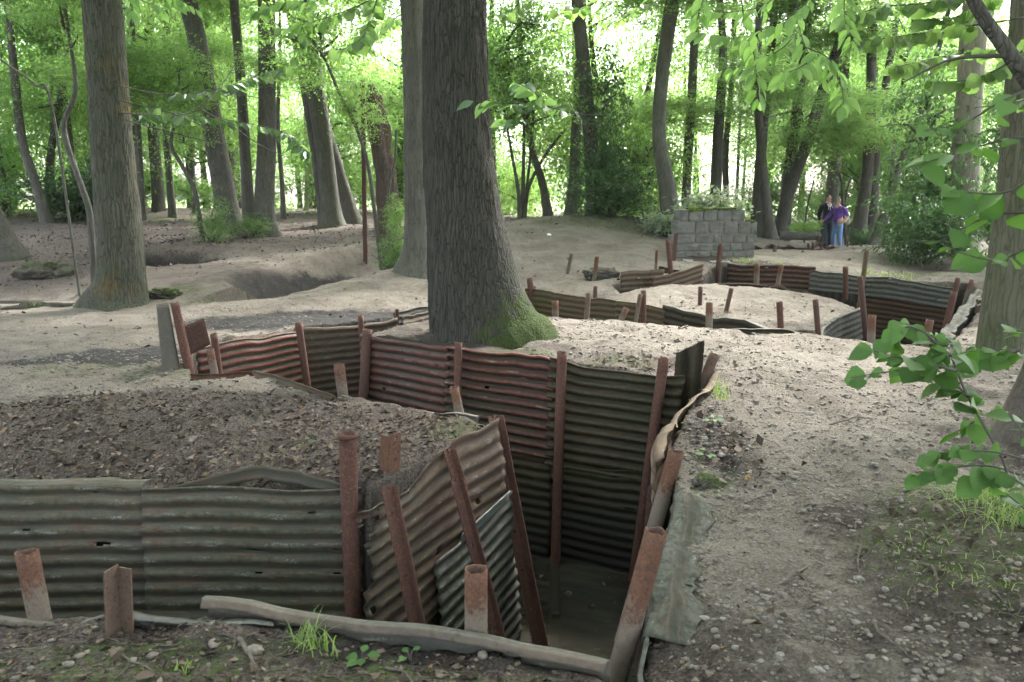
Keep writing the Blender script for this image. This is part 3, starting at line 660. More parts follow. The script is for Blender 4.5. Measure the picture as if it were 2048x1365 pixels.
sheet('tilted mud-coated ribbed sheet with its corner lifted below the block wall', [D(1305, 556, 13.0), D(1408, 526, 13.35)], 0.9, S_TAN, -1, -0.1, 0.0, amp=0.0098, rag=0.012, inset=0.0)
sheet('red-edged sheet lying against the foot of the block wall', [D(1318, 534, 13.9), D(1360, 540, 13.9)], 0.6, S_RED, -1, -0.1, 0.0, amp=0.0098, rag=0.012, inset=0.0)
sheet('pale dented flap folded over the bank by the right-hand pipes', [G(1878, 695, 0.16), G(1900, 650, 0.2), G(1930, 612, 0.24), G(1962, 582, 0.28)], 1.3, S_FLAP, 1, 0.0, 0.12, 0.35, amp=0.008, rag=0.02, ft=0.5, dent=0.03, inset=0.06)
sheet('thin dark sheet edge along the path above the second trench', [G(1405, 652, 0.27), G(1480, 660, 0.25), G(1600, 668, 0.2), G(1690, 682, 0.17), G(1745, 690, 0.15)], 1.2, S_DARK, 1, 0.0, 0.03, 0.4, amp=0.01, rag=0.018, inset=0.05)
sheet('dark low sheet edge running below the two standing men', [(4.45, 17.25, gz(4.45, 17.25) + 0.10), (6.2, 19.25, gz(6.2, 19.25) + 0.09), (8.6, 21.2, gz(8.6, 21.2) + 0.06)], 0.7, S_BROWN, 1, 0.0, 0.05, 0.4, amp=0.012, rag=0.03, inset=0.06)
# ================================================================== pipes and posts
P_RED = mat_pipe('red-brown rusted steel', (0.088, 0.043, 0.035), (0.056, 0.031, 0.027))
P_DRY = mat_pipe('rusted steel with dried mud', (0.112, 0.058, 0.038), (0.075, 0.041, 0.030), 0.9)
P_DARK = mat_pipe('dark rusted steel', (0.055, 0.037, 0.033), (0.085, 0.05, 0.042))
P_GREEN = mat_pipe('algae stained steel', (0.10, 0.095, 0.055), (0.085, 0.055, 0.04))
P_TAN = mat_pipe('mud grey steel', (0.10, 0.08, 0.065), (0.08, 0.056, 0.044), 0.5)
def frame_to(o, a, b):
    v = Vector(b) - Vector(a)
    o.location = a; o.rotation_euler = v.to_track_quat('Z', 'Y').to_euler()
    return v.length
PIPES = []
def pipe(label, top, bot, Y, w, mat, below=None, rim=False, Yb=None, grp='rusted pipes driven in along the trenches', name='pipe_post', dirt=True):
    """w is the visible width; the pipe runs from its rim down into the ground or trench floor"""
    a = np.array(D(*top, Y)); b = np.array(D(*bot, Yb or Y))
    r = w * a[1] * (a[1] / math.hypot(a[0], a[1])) / FPX / 2 * 1.03
    d = (b - a) / np.linalg.norm(b - a)
    zb = below if below is not None else b[2] - 0.25
    b2 = a + d * ((zb - a[2]) / d[2])
    L = np.linalg.norm(a - b2); zd = np.linalg.norm(b - a)   # visible length
    seg = 28 if w > 25 else 16
    rows = max(4, int(L / 0.06)); zs = np.linspace(0, L, rows)
    th = np.linspace(0, 2 * np.pi, seg, endpoint=False)
    k = len(PIPES)
    def ring(z, rr, wob=0.0):
        nn = 1 + wob * vnoise(np.cos(th) * 1.3 + k, np.sin(th) * 1.3, z * 3)
        return np.stack([rr * nn * np.cos(th), rr * nn * np.sin(th), np.full(seg, z)], 1)
    rings = [ring(z, r, 0.03) for z in zs]
    dt = [1 - sstep(L - zd * 0.75, L - zd * 0.25, z) if z > L - zd - 0.3 else 1.0 for z in zs]
    rim_n = 0.006 * vnoise(np.cos(th) * 2 + k, np.sin(th) * 2, k)
    tilt = 0.02 * np.cos(th + k)
    rings[-1][:, 2] += rim_n + tilt * r * 3
    if rim:
        for z, rr in ((L - 0.03, r), (L - 0.026, r * 1.16), (L - 0.004, r * 1.18)):
            rings.append(ring(z, rr)); dt.append(0)
    last = ring(L, r * 0.97 * (1.1 if rim else 1)); last[:, 2] += rim_n + tilt * r * 3; rings.append(last); dt.append(0)
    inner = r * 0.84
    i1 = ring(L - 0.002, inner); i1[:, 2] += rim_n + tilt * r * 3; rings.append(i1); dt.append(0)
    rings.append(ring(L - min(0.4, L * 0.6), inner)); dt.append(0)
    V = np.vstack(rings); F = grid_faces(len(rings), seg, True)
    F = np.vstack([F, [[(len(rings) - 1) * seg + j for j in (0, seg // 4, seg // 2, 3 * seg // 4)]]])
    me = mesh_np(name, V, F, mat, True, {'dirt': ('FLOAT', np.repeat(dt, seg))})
    me.materials.append(P_DARK); nf = len(me.polygons); mi = np.zeros(nf, np.int32); mi[-(seg + 1):] = 1; me.polygons.foreach_set('material_index', mi)  # inner wall coloured darker to paint shade inside the open end
    o = link(name, me); frame_to(o, b2, a)
    PIPES.append(o)
    return tag(o, label, 'pipe', grp)
def angle_iron(label, top, bot, Y, w, mat, Yb=None, below=None, turn=0.0, holes=True, thick=0.007, name='angle_iron_post'):
    a = np.array(D(*top, Y)); b = np.array(D(*bot, Yb or Y))
    wid = w * np.linalg.norm(a - np.array([0, 0, CAMZ])) / FPX
    if below is not None:
        d = (b - a) / np.linalg.norm(b - a); b = a + d * ((below - a[2]) / d[2])
    L = np.linalg.norm(a - b); n = max(6, int(L / 0.02)); zs = np.linspace(0, L, n)
    cols = np.array([0, 0.38, 0.62, 1.0]) * wid
    V = []; F = []
    for z in zs:
        for c in cols: V.append((c - wid / 2, 0, z))
    skip = {int(n * f) for f in (0.985, 0.9, 0.72, 0.55, 0.4, 0.25)} if holes else set()
    for i in range(n - 1):
        for j in range(3):
            if j == 1 and i in skip: continue
            F.append((i * 4 + j, i * 4 + j + 1, i * 4 + j + 5, i * 4 + j + 4))
    base = len(V)
    for z in zs:
        V.append((-wid / 2, 0.0, z)); V.append((-wid / 2, wid * 0.8, z))
    for i in range(n - 1): F.append((base + i * 2, base + i * 2 + 2, base + i * 2 + 3, base + i * 2 + 1))
    V = np.array(V); V[:, 0] += 0.003 * vnoise(V[:, 2] * 5, V[:, 0] * 9, wid * 50); V[:, 1] += 0.004 * vnoise(V[:, 2] * 4, 3, wid * 70)
    V[-2:, 2] -= 0.01
    me = mesh_np(name, V, np.array(F), mat, False, {'dirt': ('FLOAT', np.zeros(len(V)))})
    o = link(name, me); L = frame_to(o, b, a)
    q = (Vector(a) - Vector(b)).to_track_quat('Z', 'Y')
    o.rotation_euler = (q @ Euler((0, 0, turn)).to_quaternion()).to_euler()
    md = o.modifiers.new('thickness', 'SOLIDIFY'); md.thickness = thick; md.offset = 0
    return tag(o, label, 'iron post', 'iron posts along the trenches')

pipe('stout mud-caked pipe leaning at the near lip, cut end open', (53, 1104), (78, 1226), 2.98, 52, P_DRY, -0.7)
o = angle_iron('short flat mud-caked post splitting the near lip strip', (221, 1137), (226, 1262), 2.84, 34, P_TAN, below=-0.4, holes=False, turn=2.9)
pipe('upright mud-caked pipe rising from the near lip rail', (952, 1138), (952, 1272), 2.84, 48, P_DRY, -0.9)
pipe('long leaning pipe at the near end of the zinc flap, rooted in the trench', (1313, 1062), (1228, 1375), 2.86, 47, P_DRY, -1.7, Yb=2.86)
pipe('leaning pipe where the dusty sheet edge meets the zinc flap', (1353, 902), (1312, 1045), 4.45, 33, P_DRY, -1.0)
angle_iron('broken dark iron stub tucked behind the pipe at the zinc flap', (1308, 966), (1300, 1060), 4.62, 16, P_DARK, below=-1.0)
pipe('tall smooth red-brown pipe with a collared rim before the green sheet', (695, 866), (707, 1240), 4.22, 36, P_RED, -1.7, rim=True)
angle_iron('rusty angle post with a punched hole set in the leaf litter', (790, 868), (787, 975), 4.5, 30, P_DRY, below=-0.3, turn=-0.7)
angle_iron('flat rusted bar pinning the holed left end of the rusted panel', (774, 972), (830, 1250), 4.22, 24, P_RED, Yb=4.0, below=-1.6)
angle_iron('rusted double bar at the middle of the rusted panel', (893, 900), (918, 985), 4.82, 20, P_RED, Yb=4.76)
angle_iron('rusted bar below the double bar, crossing onto the grey panel', (909, 958), (950, 1115), 4.74, 20, P_RED, Yb=4.6, below=-1.5)
angle_iron('tall dark-capped iron bar holding the outer corner of the panel over the water', (984, 832), (1066, 1252), 5.5, 24, P_RED, Yb=5.25, below=-1.7)
pipe('straight pipe standing in the water before the big wall', (1124, 704), (1112, 1085), 6.72, 20, P_RED, -1.75, rim=False)
pipe('rusty pipe leaning outwards at the dark corner of the trench', (1328, 716), (1276, 1095), 6.42, 22, P_RED, -1.75)
pipe('mud-stained pipe right beside the upright dark green offcut', (1430, 708), (1380, 830), 6.62, 21, P_TAN, -1.2)
pipe('pipe in front of the wall just below the foot of the big tree', (917, 686), (914, 840), 7.2, 15, P_RED, -1.6)
pipe('stubby bent pipe rising over the thin whitish sheet edge', (908, 774), (920, 832), 6.05, 19, P_DRY, -0.6)
pipe('dark shiny pipe of the pair at the trench fork', (735, 660), (727, 792), 8.2, 20, P_DARK, -1.5)
pipe('taller reddish pipe behind the dark one at the trench fork', (721, 632), (729, 760), 9.5, 12, P_RED, -1.5)
pipe('reddish pipe leaning before the red and grey sheet', (597, 645), (616, 780), 9.3, 15, P_RED, -1.5)
pipe('short rusty pipe with a rough rim behind the board-like strip', (678, 729), (686, 792), 6.75, 22, P_DRY, -0.8)
pipe('mud-stained short pipe at the left end of the red and grey sheet', (420, 699), (431, 756), 7.4, 16, P_DRY, -0.8)
pipe('thin red-brown pipe just behind the mud-stained short one', (427, 668), (440, 755), 8.25, 15, P_RED, -1.0)
angle_iron('small rusty stub at the torn edge of the tall grey sheet', (790, 618), (791, 650), 10.6, 8, P_DRY, below=-0.3)
pipe('small rusty pipe standing by the left flank of the big tree', (842, 640), (846, 676), 9.4, 9, P_RED, -0.6)
# second trench
for lab, top, bot, Y, w, mt in [
    ('thin pipe at the mossy sheet beside the big tree root', (1059, 557), (1062, 582), 13.25, 12, P_RED),
    ('short pipe on the path just off the mossy root', (1110, 602), (1111, 640), 9.75, 13, P_DRY),
    ('flat weathered post next to the short pipe by the mossy root', (1177, 587), (1173, 642), 9.65, 11, P_TAN),
    ('dark pipe stub peeping over the mossy sheet', (1191, 573), (1190, 602), 12.3, 8, P_DARK),
    ('slim post standing by the rubble hole in the bank', (1194, 514), (1187, 578), 13.75, 9, P_DRY),
    ('slim leaning stake in the bright bare ground', (1143, 508), (1136, 542), 14.4, 7, P_TAN),
    ('rusty pipe paired with a leaning post on the path edge', (1287, 582), (1287, 652), 9.75, 11, P_RED),
    ('leaning weathered post paired with the rusty pipe', (1281, 588), (1271, 645), 9.6, 9, P_TAN),
    ('short sloping stump of pipe on the path edge', (1253, 617), (1240, 645), 9.4, 12, P_DRY),
    ('dark stub on the gravel island, upright', (1401, 574), (1400, 604), 11.3, 9, P_DARK),
    ('dark stub on the gravel island, leaning', (1463, 577), (1455, 612), 10.8, 9, P_DARK),
    ('pale mud-grey pipe on the path edge before the dark sheet', (1419, 606), (1418, 652), 9.2, 14, P_DRY),
    ('reddish pipe at the end of the dark sheet with the pale top', (1559, 604), (1562, 668), 9.3, 13, P_RED),
    ('dark reddish pipe at the corner of the gravel island', (1631, 600), (1637, 672), 9.2, 12, P_DARK),
    ('long dark shiny pipe leaning in the second trench', (1720, 553), (1734, 690), 10.9, 12, P_DARK),
    ('mud-grey pipe with an open end beside the second trench', (1744, 631), (1742, 690), 8.35, 17, P_DRY),
    ('mud-grey pipe half hidden by the hazel leaves', (1860, 641), (1848, 700), 8.2, 17, P_DRY),
    ('green-stained tall post before the long grey top sheet', (1734, 500), (1722, 590), 13.2, 10, P_GREEN),
    ('rusty pipe before the long grey top sheet', (1691, 534), (1691, 570), 14.0, 11, P_RED),
    ('rusty pipe at the right end of the brown panel', (1916, 556), (1900, 640), 12.6, 11, P_RED),
    ('short rusty pipe outside the right end of the brown panel', (1944, 560), (1932, 600), 12.9, 10, P_DRY),
    ('long rusty pipe leaning along the pale dented flap', (1908, 585), (1882, 695), 9.6, 14, P_RED),
    ('stout dark red pipe below the end of the block wall', (1336, 481), (1342, 552), 13.4, 10, P_RED),
    ('thin rusty rod in the gravel beside the block wall', (1314, 501), (1311, 548), 14.3, 6, P_DRY),
    ('tall rusty pipe in front of the block wall', (1441, 488), (1435, 552), 14.5, 10, P_RED),
    ('short dark pipe strapped to the tall one by the block wall', (1440, 519), (1437, 556), 14.3, 9, P_DARK),
    ('grey-brown stub before the bright red sheet', (1514, 528), (1513, 564), 13.6, 11, P_DRY),
    ('leaning grey-brown stub before the bright red sheet', (1563, 530), (1556, 568), 13.5, 10, P_DRY),
    ('stub of pipe right of the block wall', (1551, 492), (1549, 506), 18.2, 7, P_TAN),
    ('tiny pipe stub by the feet of the man in black', (1617, 487), (1617, 498), 19.4, 4.5, P_DARK),
    ('small pipe stub next to the tiny one by the feet of the man in black', (1626, 484), (1626, 499), 19.6, 5, P_DARK),
    ('brown stub before the shoes of the man in black', (1656, 494), (1656, 501), 20.3, 6, P_RED),
    ('thin leaning stake right of the purple sweater man', (1697, 484), (1694, 502), 20.8, 3.5, P_RED)]:
    pipe(lab, top, bot, Y, w, mt)
angle_iron('rusty flat bar standing against the end of the block wall', (1355, 468), (1347, 545), 15.4, 9, P_RED, below=-0.1, holes=False)
angle_iron('leaning thin stake beside the path stubs', (1635, 472), (1642, 500), 19.9, 4, P_TAN, holes=False)
angle_iron('tall thin rusted stanchion beside the shattered dead trunk', (729, 160), (734, 490), 17.0, 9, P_DARK, below=0.1, holes=False)

# upright half-round plates at the left end of the red and grey sheet
def half_round():
    t = thing('half_round_plates', 'tall half-round grey plate with a rust-brown strap and folded flat plate', 'iron plate', (0, 0, 0))
    a, b = D(333, 610, 7.6), D(356, 752, 7.6)
    def plate(name, th0, th1, r0, r1, cx0, cx1, cy, zt, zb, mat, dz=0.0):
        n, m = 15, 22; th = np.linspace(th0, th1, n); u = np.linspace(0, 1, m)
        U, TH = np.meshgrid(u, th, indexing='ij'); rr = r0 + (r1 - r0) * U
        X = cx0 + (cx1 - cx0) * U + rr * np.cos(TH); Yv = cy + rr * np.sin(TH) * 0.8
        Z = zt + (zb - zt) * U + dz * (1 - U) * np.sin(TH * 2) + 0.012 * fbm(TH * 3, U * 3, 1, 2, 4)
        me = mesh_np(name, np.stack([X, Yv, Z], -1).reshape(-1, 3), grid_faces(m, n), mat, True,
                     {'suv': ('FLOAT_VECTOR', np.stack([TH * 0.2, U * 0.8, 0 * U], -1).reshape(-1, 3)), 'rip': ('FLOAT', np.full(X.size, 0.5)), 'dep': ('FLOAT', Z.ravel()), 'dirt': ('FLOAT', np.zeros(X.size))})
        o = link(name, me, t); md = o.modifiers.new('thickness', 'SOLIDIFY'); md.thickness = 0.008; return o
    plate('curved_plate', R(95), R(300), 0.085, 0.135, a[0], b[0], 7.6, a[2], -0.1, S_GREY_FLAT)
    plate('rust_strap', R(290), R(385), 0.075, 0.09, a[0] + 0.035, b[0] + 0.10, 7.6, a[2] + 0.02, -0.25, P_RED)
    p = [D(363, 655, 7.8), D(406, 637, 7.8), D(418, 690, 7.8), D(372, 715, 7.8)]
    U, Wv = np.meshgrid(np.linspace(0, 1, 8), np.linspace(0, 1, 8), indexing='ij')
    pv = sum(np.array(q)[None, None, :] * w[..., None] for q, w in zip(p, ((1 - U) * (1 - Wv), U * (1 - Wv), U * Wv, (1 - U) * Wv)))
    pv[..., 1] += 0.05 * np.sin(U * 3) + 0.02 * Wv
    me = mesh_np('folded_plate', pv.reshape(-1, 3), grid_faces(8, 8), P_DARK, True, {'dirt': ('FLOAT', np.zeros(64))})
    o = link('folded_plate', me, t); md = o.modifiers.new('thickness', 'SOLIDIFY'); md.thickness = 0.008
    return t
S_GREY_FLAT = mat_sheet('mud grey plate', (0.088, 0.08, 0.068), (0.066, 0.06, 0.052), (0.07, 0.05, 0.036), 0.2, 0.3, (0.12, 0.125, 0.08), 0.0, 0.75)
half_round()

# ================================================================== concrete block wall
def mat_block():
    t = MT('lichen concrete block', 0.95, 0.15); o = t.pos()
    n1 = t.noise(o, 5, 5, 0.65); n2 = t.noise(o, 40, 5, 0.7); oi = t.n('ShaderNodeObjectInfo').outputs['Random']
    c = t.mix(t.mr(n1, 0.35, 0.7), (0.10, 0.099, 0.09), (0.195, 0.19, 0.172))
    c = t.mix(t.mr(n2, 0.6, 0.72), c, (0.27, 0.265, 0.245)); c = t.mix(t.mr(n2, 0.42, 0.28), c, (0.05, 0.05, 0.043))
    c = t.mix(t.math('MULTIPLY', oi, 0.35), c, (0.11, 0.105, 0.095))
    t.col(c); t.bump(n2, 0.7, 0.02); return t.m
M_BLOCK = mat_block()
M_MORTAR = mat_flat('crumbled mortar', (0.13, 0.115, 0.095), (0.25, 0.225, 0.19), 30, coord='pos')
M_MOSS = mat_flat('bright moss', (0.025, 0.042, 0.008), (0.10, 0.14, 0.025), 45, 0.95, 0.8, 0.1, 'pos', 0.03)
def rock_mesh(name, h, rz, sub, jit, seed, mat, smooth=False, squash=None):
    bm = bmesh.new(); bmesh.ops.create_cube(bm, size=2)
    if sub: bmesh.ops.subdivide_edges(bm, edges=bm.edges[:], cuts=sub, use_grid_fill=True)
    for v in bm.verts:
        c = v.co.copy()
        n = Vector((vnoise(c.x * 1.2 + seed, c.y * 1.2, c.z * 1.2, 1), vnoise(c.x * 1.2, c.y * 1.2 + seed, c.z * 1.2, 2), vnoise(c.x * 1.2, c.y * 1.2, c.z * 1.2 + seed, 3)))
        e = (abs(c.x) > 0.99) + (abs(c.y) > 0.99) + (abs(c.z) > 0.99)
        c *= 1 - 0.035 * max(0, e - 1)
        v.co = Vector((c.x * h[0], c.y * h[1], c.z * h[2])) + n * jit
    me = bpy.data.meshes.new(name); bm.to_mesh(me); bm.free(); me.materials.append(mat)
    for p in me.polygons: p.use_smooth = smooth
    return me
WY = 15.9
wl = D(1362, 520, WY); wr = D(1517, 516, WY)
wang = R(7)
wall = thing('block_wall', 'ruined grey concrete block wall with mossy top beside the trench', 'wall', (wl[0], WY, wl[2]), (0, 0, wang))
sc_ = WY / FPX * 1.0
ytop = [419, 443.5, 469.5, 487.5, 503.5, 517.5]
cols_ = [[1359, 1376, 1407, 1436, 1466, 1492.5], [1353, 1391, 1419, 1450, 1480, 1507, 1520], [1346, 1392, 1429, 1446, 1471, 1498, 1520], [1348, 1400, 1430, 1448, 1465, 1490, 1517], [1350, 1372, 1398, 1424, 1448, 1472, 1498, 1516]]
for ci, xs in enumerate(cols_):
    z1, z0 = D(1420, ytop[ci], WY)[2] - wl[2], D(1420, ytop[ci + 1], WY)[2] - wl[2]
    for k in range(len(xs) - 1):
        x0, x1 = [(D(x, 480, WY)[0] - wl[0]) / math.cos(wang) for x in (xs[k], xs[k + 1])]
        h = ((x1 - x0) / 2 - 0.005, 0.2 - 0.012 * random.random(), (z1 - z0) / 2 - 0.005)
        me = rock_mesh('block', h, 0, 4, 0.009, ci * 9 + k * 1.7, M_BLOCK)
        o = link('block', me, wall, ((x0 + x1) / 2, 0.2 + random.uniform(-0.012, 0.012), (z0 + z1) / 2), (random.uniform(-.02, .02), random.uniform(-.015, .015), random.uniform(-.02, .02)))
mb = MB()
mb.box((0.72, 0.2, 0.30), (0.78, 0.165, 0.47)); mb.box((0.65, 0.2, 0.86), (0.62, 0.165, 0.10)); mb.box((0.75, 0.2, -0.2), (0.75, 0.17, 0.12))
link('mortar', mb.mesh('mortar', M_MORTAR, False), wall)
zt = D(1420, 419, WY)[2] - wl[2]
for (x0, x1, z, dep) in [(0.12, 1.2, zt, 0.14), (1.3, 1.5, D(1420, 443.5, WY)[2] - wl[2], 0.05)]:
    n, m = 60, 14
    U, Vv = np.meshgrid(np.linspace(0, 1, n), np.linspace(0, 1, m), indexing='ij')
    X = x0 + (x1 - x0) * U; hang = dep * np.clip(0.35 + 0.8 * vnoise(X * 6, 3.3), 0.08, 1)
    s = Vv * 1.0
    Yv = np.where(s < 0.6, 0.38 - s / 0.6 * 0.405, -0.025); Z = z + 0.022 + 0.02 * fbm(X * 14, Yv * 14, 0, 3, 5) - np.clip(s - 0.6, 0, 1) / 0.4 * hang
    Yv = Yv + 0.012 * fbm(X * 25, Z * 25, 2, 2, 9)
    link('moss', mesh_np('moss', np.stack([X, Yv, Z], -1).reshape(-1, 3), grid_faces(n, m), M_MOSS), wall)
# steel lintel and the dark culvert under the wall
lm = MB(); a, b = D(1372, 519.5, 15.6), D(1452, 518.5, 15.5)
lm.box(((a[0] + b[0]) / 2, 15.62, a[2] - 0.03), ((b[0] - a[0]) / 2, 0.06, 0.028)); lm.box(((a[0] + b[0]) / 2, 15.66, a[2] - 0.07), ((b[0] - a[0]) / 2, 0.02, 0.05))
tag(link('steel_lintel', lm.mesh('steel_lintel', mat_pipe('purple rusted steel', (0.15, 0.085, 0.08), (0.11, 0.06, 0.055)), False)), 'rusted steel beam under the front of the block wall', 'steel beam')
for i, (px, py, Y, h, lab) in enumerate([(1376, 530, 15.3, (0.12, 0.12, 0.08), 'rough pale stone wedged under the left end of the steel beam'), (1440, 536, 15.2, (0.2, 0.14, 0.13), 'dark green stone block under the right end of the steel beam')]):
    p = D(px, py, Y); tag(link('footing_stone', rock_mesh('footing_stone', h, 0, 4, 0.03, 50 + i * 3.3, M_BLOCK), None, p), lab, 'stone')
# ================================================================== trees
B_MAIN = mat_bark('deep ridged bark', (0.066, 0.060, 0.050), (0.050, 0.052, 0.040), (0.036, 0.052, 0.014), 0.4, 1.0, 1.0)
B_LEFT = mat_bark('green grey ridged bark', (0.098, 0.092, 0.075), (0.072, 0.081, 0.056), (0.042, 0.055, 0.026), 0.4, 0.75, 1.0, (0.11, 0.085, 0.04))
B_DARK = mat_bark('dark bark', (0.118, 0.108, 0.093), (0.088, 0.087, 0.073), (0.04, 0.055, 0.022), 0.3, 1.0, 0.7)
B_GREY = mat_bark('grey smooth bark', (0.115, 0.108, 0.094), (0.086, 0.086, 0.07), (0.06, 0.075, 0.033), 0.3, 0.6, 0.35)
B_PALE = mat_bark('pale beech bark', (0.30, 0.268, 0.23), (0.25, 0.222, 0.185), (0.15, 0.16, 0.08), 0.3, 0.4, 0.2)
B_ROOT = mat_bark('brown weathered bark', (0.10, 0.085, 0.07), (0.075, 0.068, 0.052), (0.05, 0.07, 0.02), 0.4, 1.3, 0.25)
B_MOSSY = mat_bark('pale mossy bark', (0.125, 0.118, 0.09), (0.095, 0.105, 0.06), (0.06, 0.08, 0.03), 0.4, 0.6, 0.6)
B_DEAD = mat_bark('shattered red wood', (0.095, 0.058, 0.044), (0.11, 0.095, 0.08), (0.06, 0.08, 0.03), 0.1, 1.0, 1.0)
L_BACK = mat_leaf('woodland leaf', (0.045, 0.092, 0.034), (0.155, 0.235, 0.085), 0.68, 0.36, 0.02, 0.6)
L_LIGHT = mat_leaf('bright backlit leaf', (0.085, 0.165, 0.055), (0.18, 0.285, 0.105), 0.68, 0.42)
L_DARK = mat_leaf('dark glossy leaf', (0.026, 0.062, 0.025), (0.062, 0.115, 0.042), 0.35, 0.33)
L_HAZEL = mat_leaf('hazel leaf', (0.034, 0.085, 0.020), (0.078, 0.155, 0.038), 0.42, 0.5, 0.0, 0.3)
L_SILVER = mat_leaf('pale backed leaf', (0.07, 0.10, 0.065), (0.25, 0.29, 0.22), 0.4, 0.4, 0.06)

def trunk_mesh(name, spine, mat, seg=14, rows=None, bark=0.02, flare=0.0, lobes=5, moss_h=0.6, moss=0.7, seed=0, bump_amp=0.04, root_dirs=(), moss_dir=None):
    S = np.asarray(spine, float)
    L = np.concatenate([[0], np.cumsum(np.linalg.norm(np.diff(S[:, :3], axis=0), axis=1))])
    rows = rows or max(10, int(L[-1] / 0.35))
    C = catmull(S, rows)
    P, rad = C[:, :3], np.maximum(C[:, 3], 0.004)
    z = P[:, 2] - S[0, 2]
    th = np.linspace(0, 2 * np.pi, seg, endpoint=False)
    T = np.gradient(P, axis=0); T /= np.linalg.norm(T, axis=1)[:, None] + 1e-9
    A = np.cross(np.array([0, 1.0, 0]), T); A /= np.linalg.norm(A, axis=1)[:, None] + 1e-9
    B = np.cross(T, A)
    TH, ZZ = np.meshgrid(th, z, indexing='xy')
    RR = np.repeat(rad[:, None], seg, 1)
    RR = RR * (1 + bump_amp * fbm(np.cos(TH) * 1.1 + seed, np.sin(TH) * 1.1, ZZ * 0.9, 3, 31))
    if flare:
        fl = np.exp(-np.clip(ZZ, 0, None) / flare)
        RR = RR * (1 + fl * (0.22 + 0.28 * np.abs(np.sin(TH * lobes / 2 + seed)) ** 1.5))
        for (ang, amt, hh) in root_dirs:
            dd = np.cos(TH - ang); RR = RR + amt * np.clip(dd, 0, 1) ** 3 * np.exp(-np.clip(ZZ, 0, None) / hh)
    if bark:
        kk = RR.mean() * 26
        wv = 0.35 * vnoise(np.cos(TH) * 2 + seed, np.sin(TH) * 2, ZZ * 2.2, 8)
        a = TH + wv
        n = vnoise(np.cos(a) * kk, np.sin(a) * kk, ZZ * 1.6 + seed, 12)
        n2 = vnoise(np.cos(a) * kk * 2.1, np.sin(a) * kk * 2.1, ZZ * 5 + seed, 13)
        RR = RR + bark * (0.35 - np.abs(n) ** 0.7 * -1.0 * 0.6 - 0.6 + 0.18 * n2)
    V = P[:, None, :] + RR[..., None] * (np.cos(TH)[..., None] * A[:, None, :] + np.sin(TH)[..., None] * B[:, None, :])
    ms = moss * np.exp(-np.clip(ZZ, 0, None) / moss_h)
    if moss_dir is not None: ms = ms * np.clip(0.25 + 0.95 * np.cos(TH - moss_dir), 0, 1.2)
    Vf = V.reshape(-1, 3)
    suv = np.stack([Vf[:, 0] + seed * 3.1, Vf[:, 2], Vf[:, 1]], 1)
    F = grid_faces(rows, seg, True)
    return mesh_np(name, Vf, F, mat, True, {'suv': ('FLOAT_VECTOR', suv), 'moss': ('FLOAT', ms.ravel())})

# ---- leaf clouds shared by many crowns
def leaf_arrays(P, size, N, Dv, fold=0.25, wid=0.5, tint=None):
    """one folded 4-corner blade for every row: P base, Dv direction, N up"""
    Dv = Dv / (np.linalg.norm(Dv, axis=1)[:, None] + 1e-9)
    Sx = np.cross(Dv, N); Sx /= np.linalg.norm(Sx, axis=1)[:, None] + 1e-9
    U = np.cross(Sx, Dv)
    s = np.asarray(size)[:, None]
    base = P; tip = P + Dv * s - U * s * 0.12
    mid = P + Dv * s * 0.45
    le = mid + Sx * s * wid / 2 + U * s * fold * 0.5; ri = mid - Sx * s * wid / 2 + U * s * fold * 0.5
    V = np.stack([base, ri, tip, le], 1).reshape(-1, 3)
    i = np.arange(len(P))[:, None] * 4
    F = np.concatenate([i + np.array([[0, 1, 2]]), i + np.array([[0, 2, 3]])], 0)
    return V, F
def cloud(name, ncl, per, rad, size, mat, seed, flat=0.45, shell=0.6, spread=0.4, limbs=14, wid=0.5):
    rg = np.random.default_rng(seed)
    d = rg.normal(size=(ncl, 3)); d /= np.linalg.norm(d, axis=1)[:, None]
    C = d * (rg.uniform(0, 1, ncl) ** shell)[:, None] * np.array(rad)
    C += 0.25 * np.array(rad) * np.stack([vnoise(C[:, 0], C[:, 1], C[:, 2], seed + i) for i in range(3)], 1)
    tilt = rg.normal(size=(ncl, 3)) * 0.28 + np.array([0, 0, 1.0]); tilt /= np.linalg.norm(tilt, axis=1)[:, None]
    csz = rg.uniform(0.55, 1.35, ncl)
    Cc = np.repeat(C, per, 0); Nn = np.repeat(tilt, per, 0); cs = np.repeat(csz, per)
    n = len(Cc)
    off = rg.normal(size=(n, 3)) * spread * cs[:, None]
    off -= Nn * (off * Nn).sum(1)[:, None] * (1 - flat * 0.55)
    P = Cc + off - Nn * (np.linalg.norm(off, axis=1) ** 2)[:, None] * 0.25
    N = Nn + rg.normal(size=(n, 3)) * 0.42; N /= np.linalg.norm(N, axis=1)[:, None]
    Dv = off + rg.normal(size=(n, 3)) * 0.35 - np.array([0, 0, 0.18])
    V, F = leaf_arrays(P, rg.uniform(0.7, 1.25, n) * size, N, Dv, 0.25, wid)
    ct = np.repeat(rg.uniform(0, 1, ncl), per)
    tint = np.clip(0.55 * ct + 0.45 * rg.uniform(0, 1, n), 0, 1)
    me = mesh_np(name, V, F, mat, False, {'tint': ('FLOAT', np.repeat(tint, 4))})
    lb = None
    if limbs:
        mb = MB()
        for c in C[rg.choice(ncl, min(limbs, ncl), replace=False)]:
            st = np.array([c[0] * 0.05, c[1] * 0.05, min(c[2] - np.hypot(c[0], c[1]) * 0.35, c[2] - 0.2)]); st[2] = max(st[2], -rad[2] * 1.05)
            md = (st + c) / 2 + rg.normal(size=3) * 0.12 * np.array(rad) * 0.5
            P_ = catmull([st, md, c], 7); mb.tube(P_, np.linspace(0.035, 0.008, 7), 4)
        lb = mb.mesh(name + '_limb', B_DARK)
    return me, lb
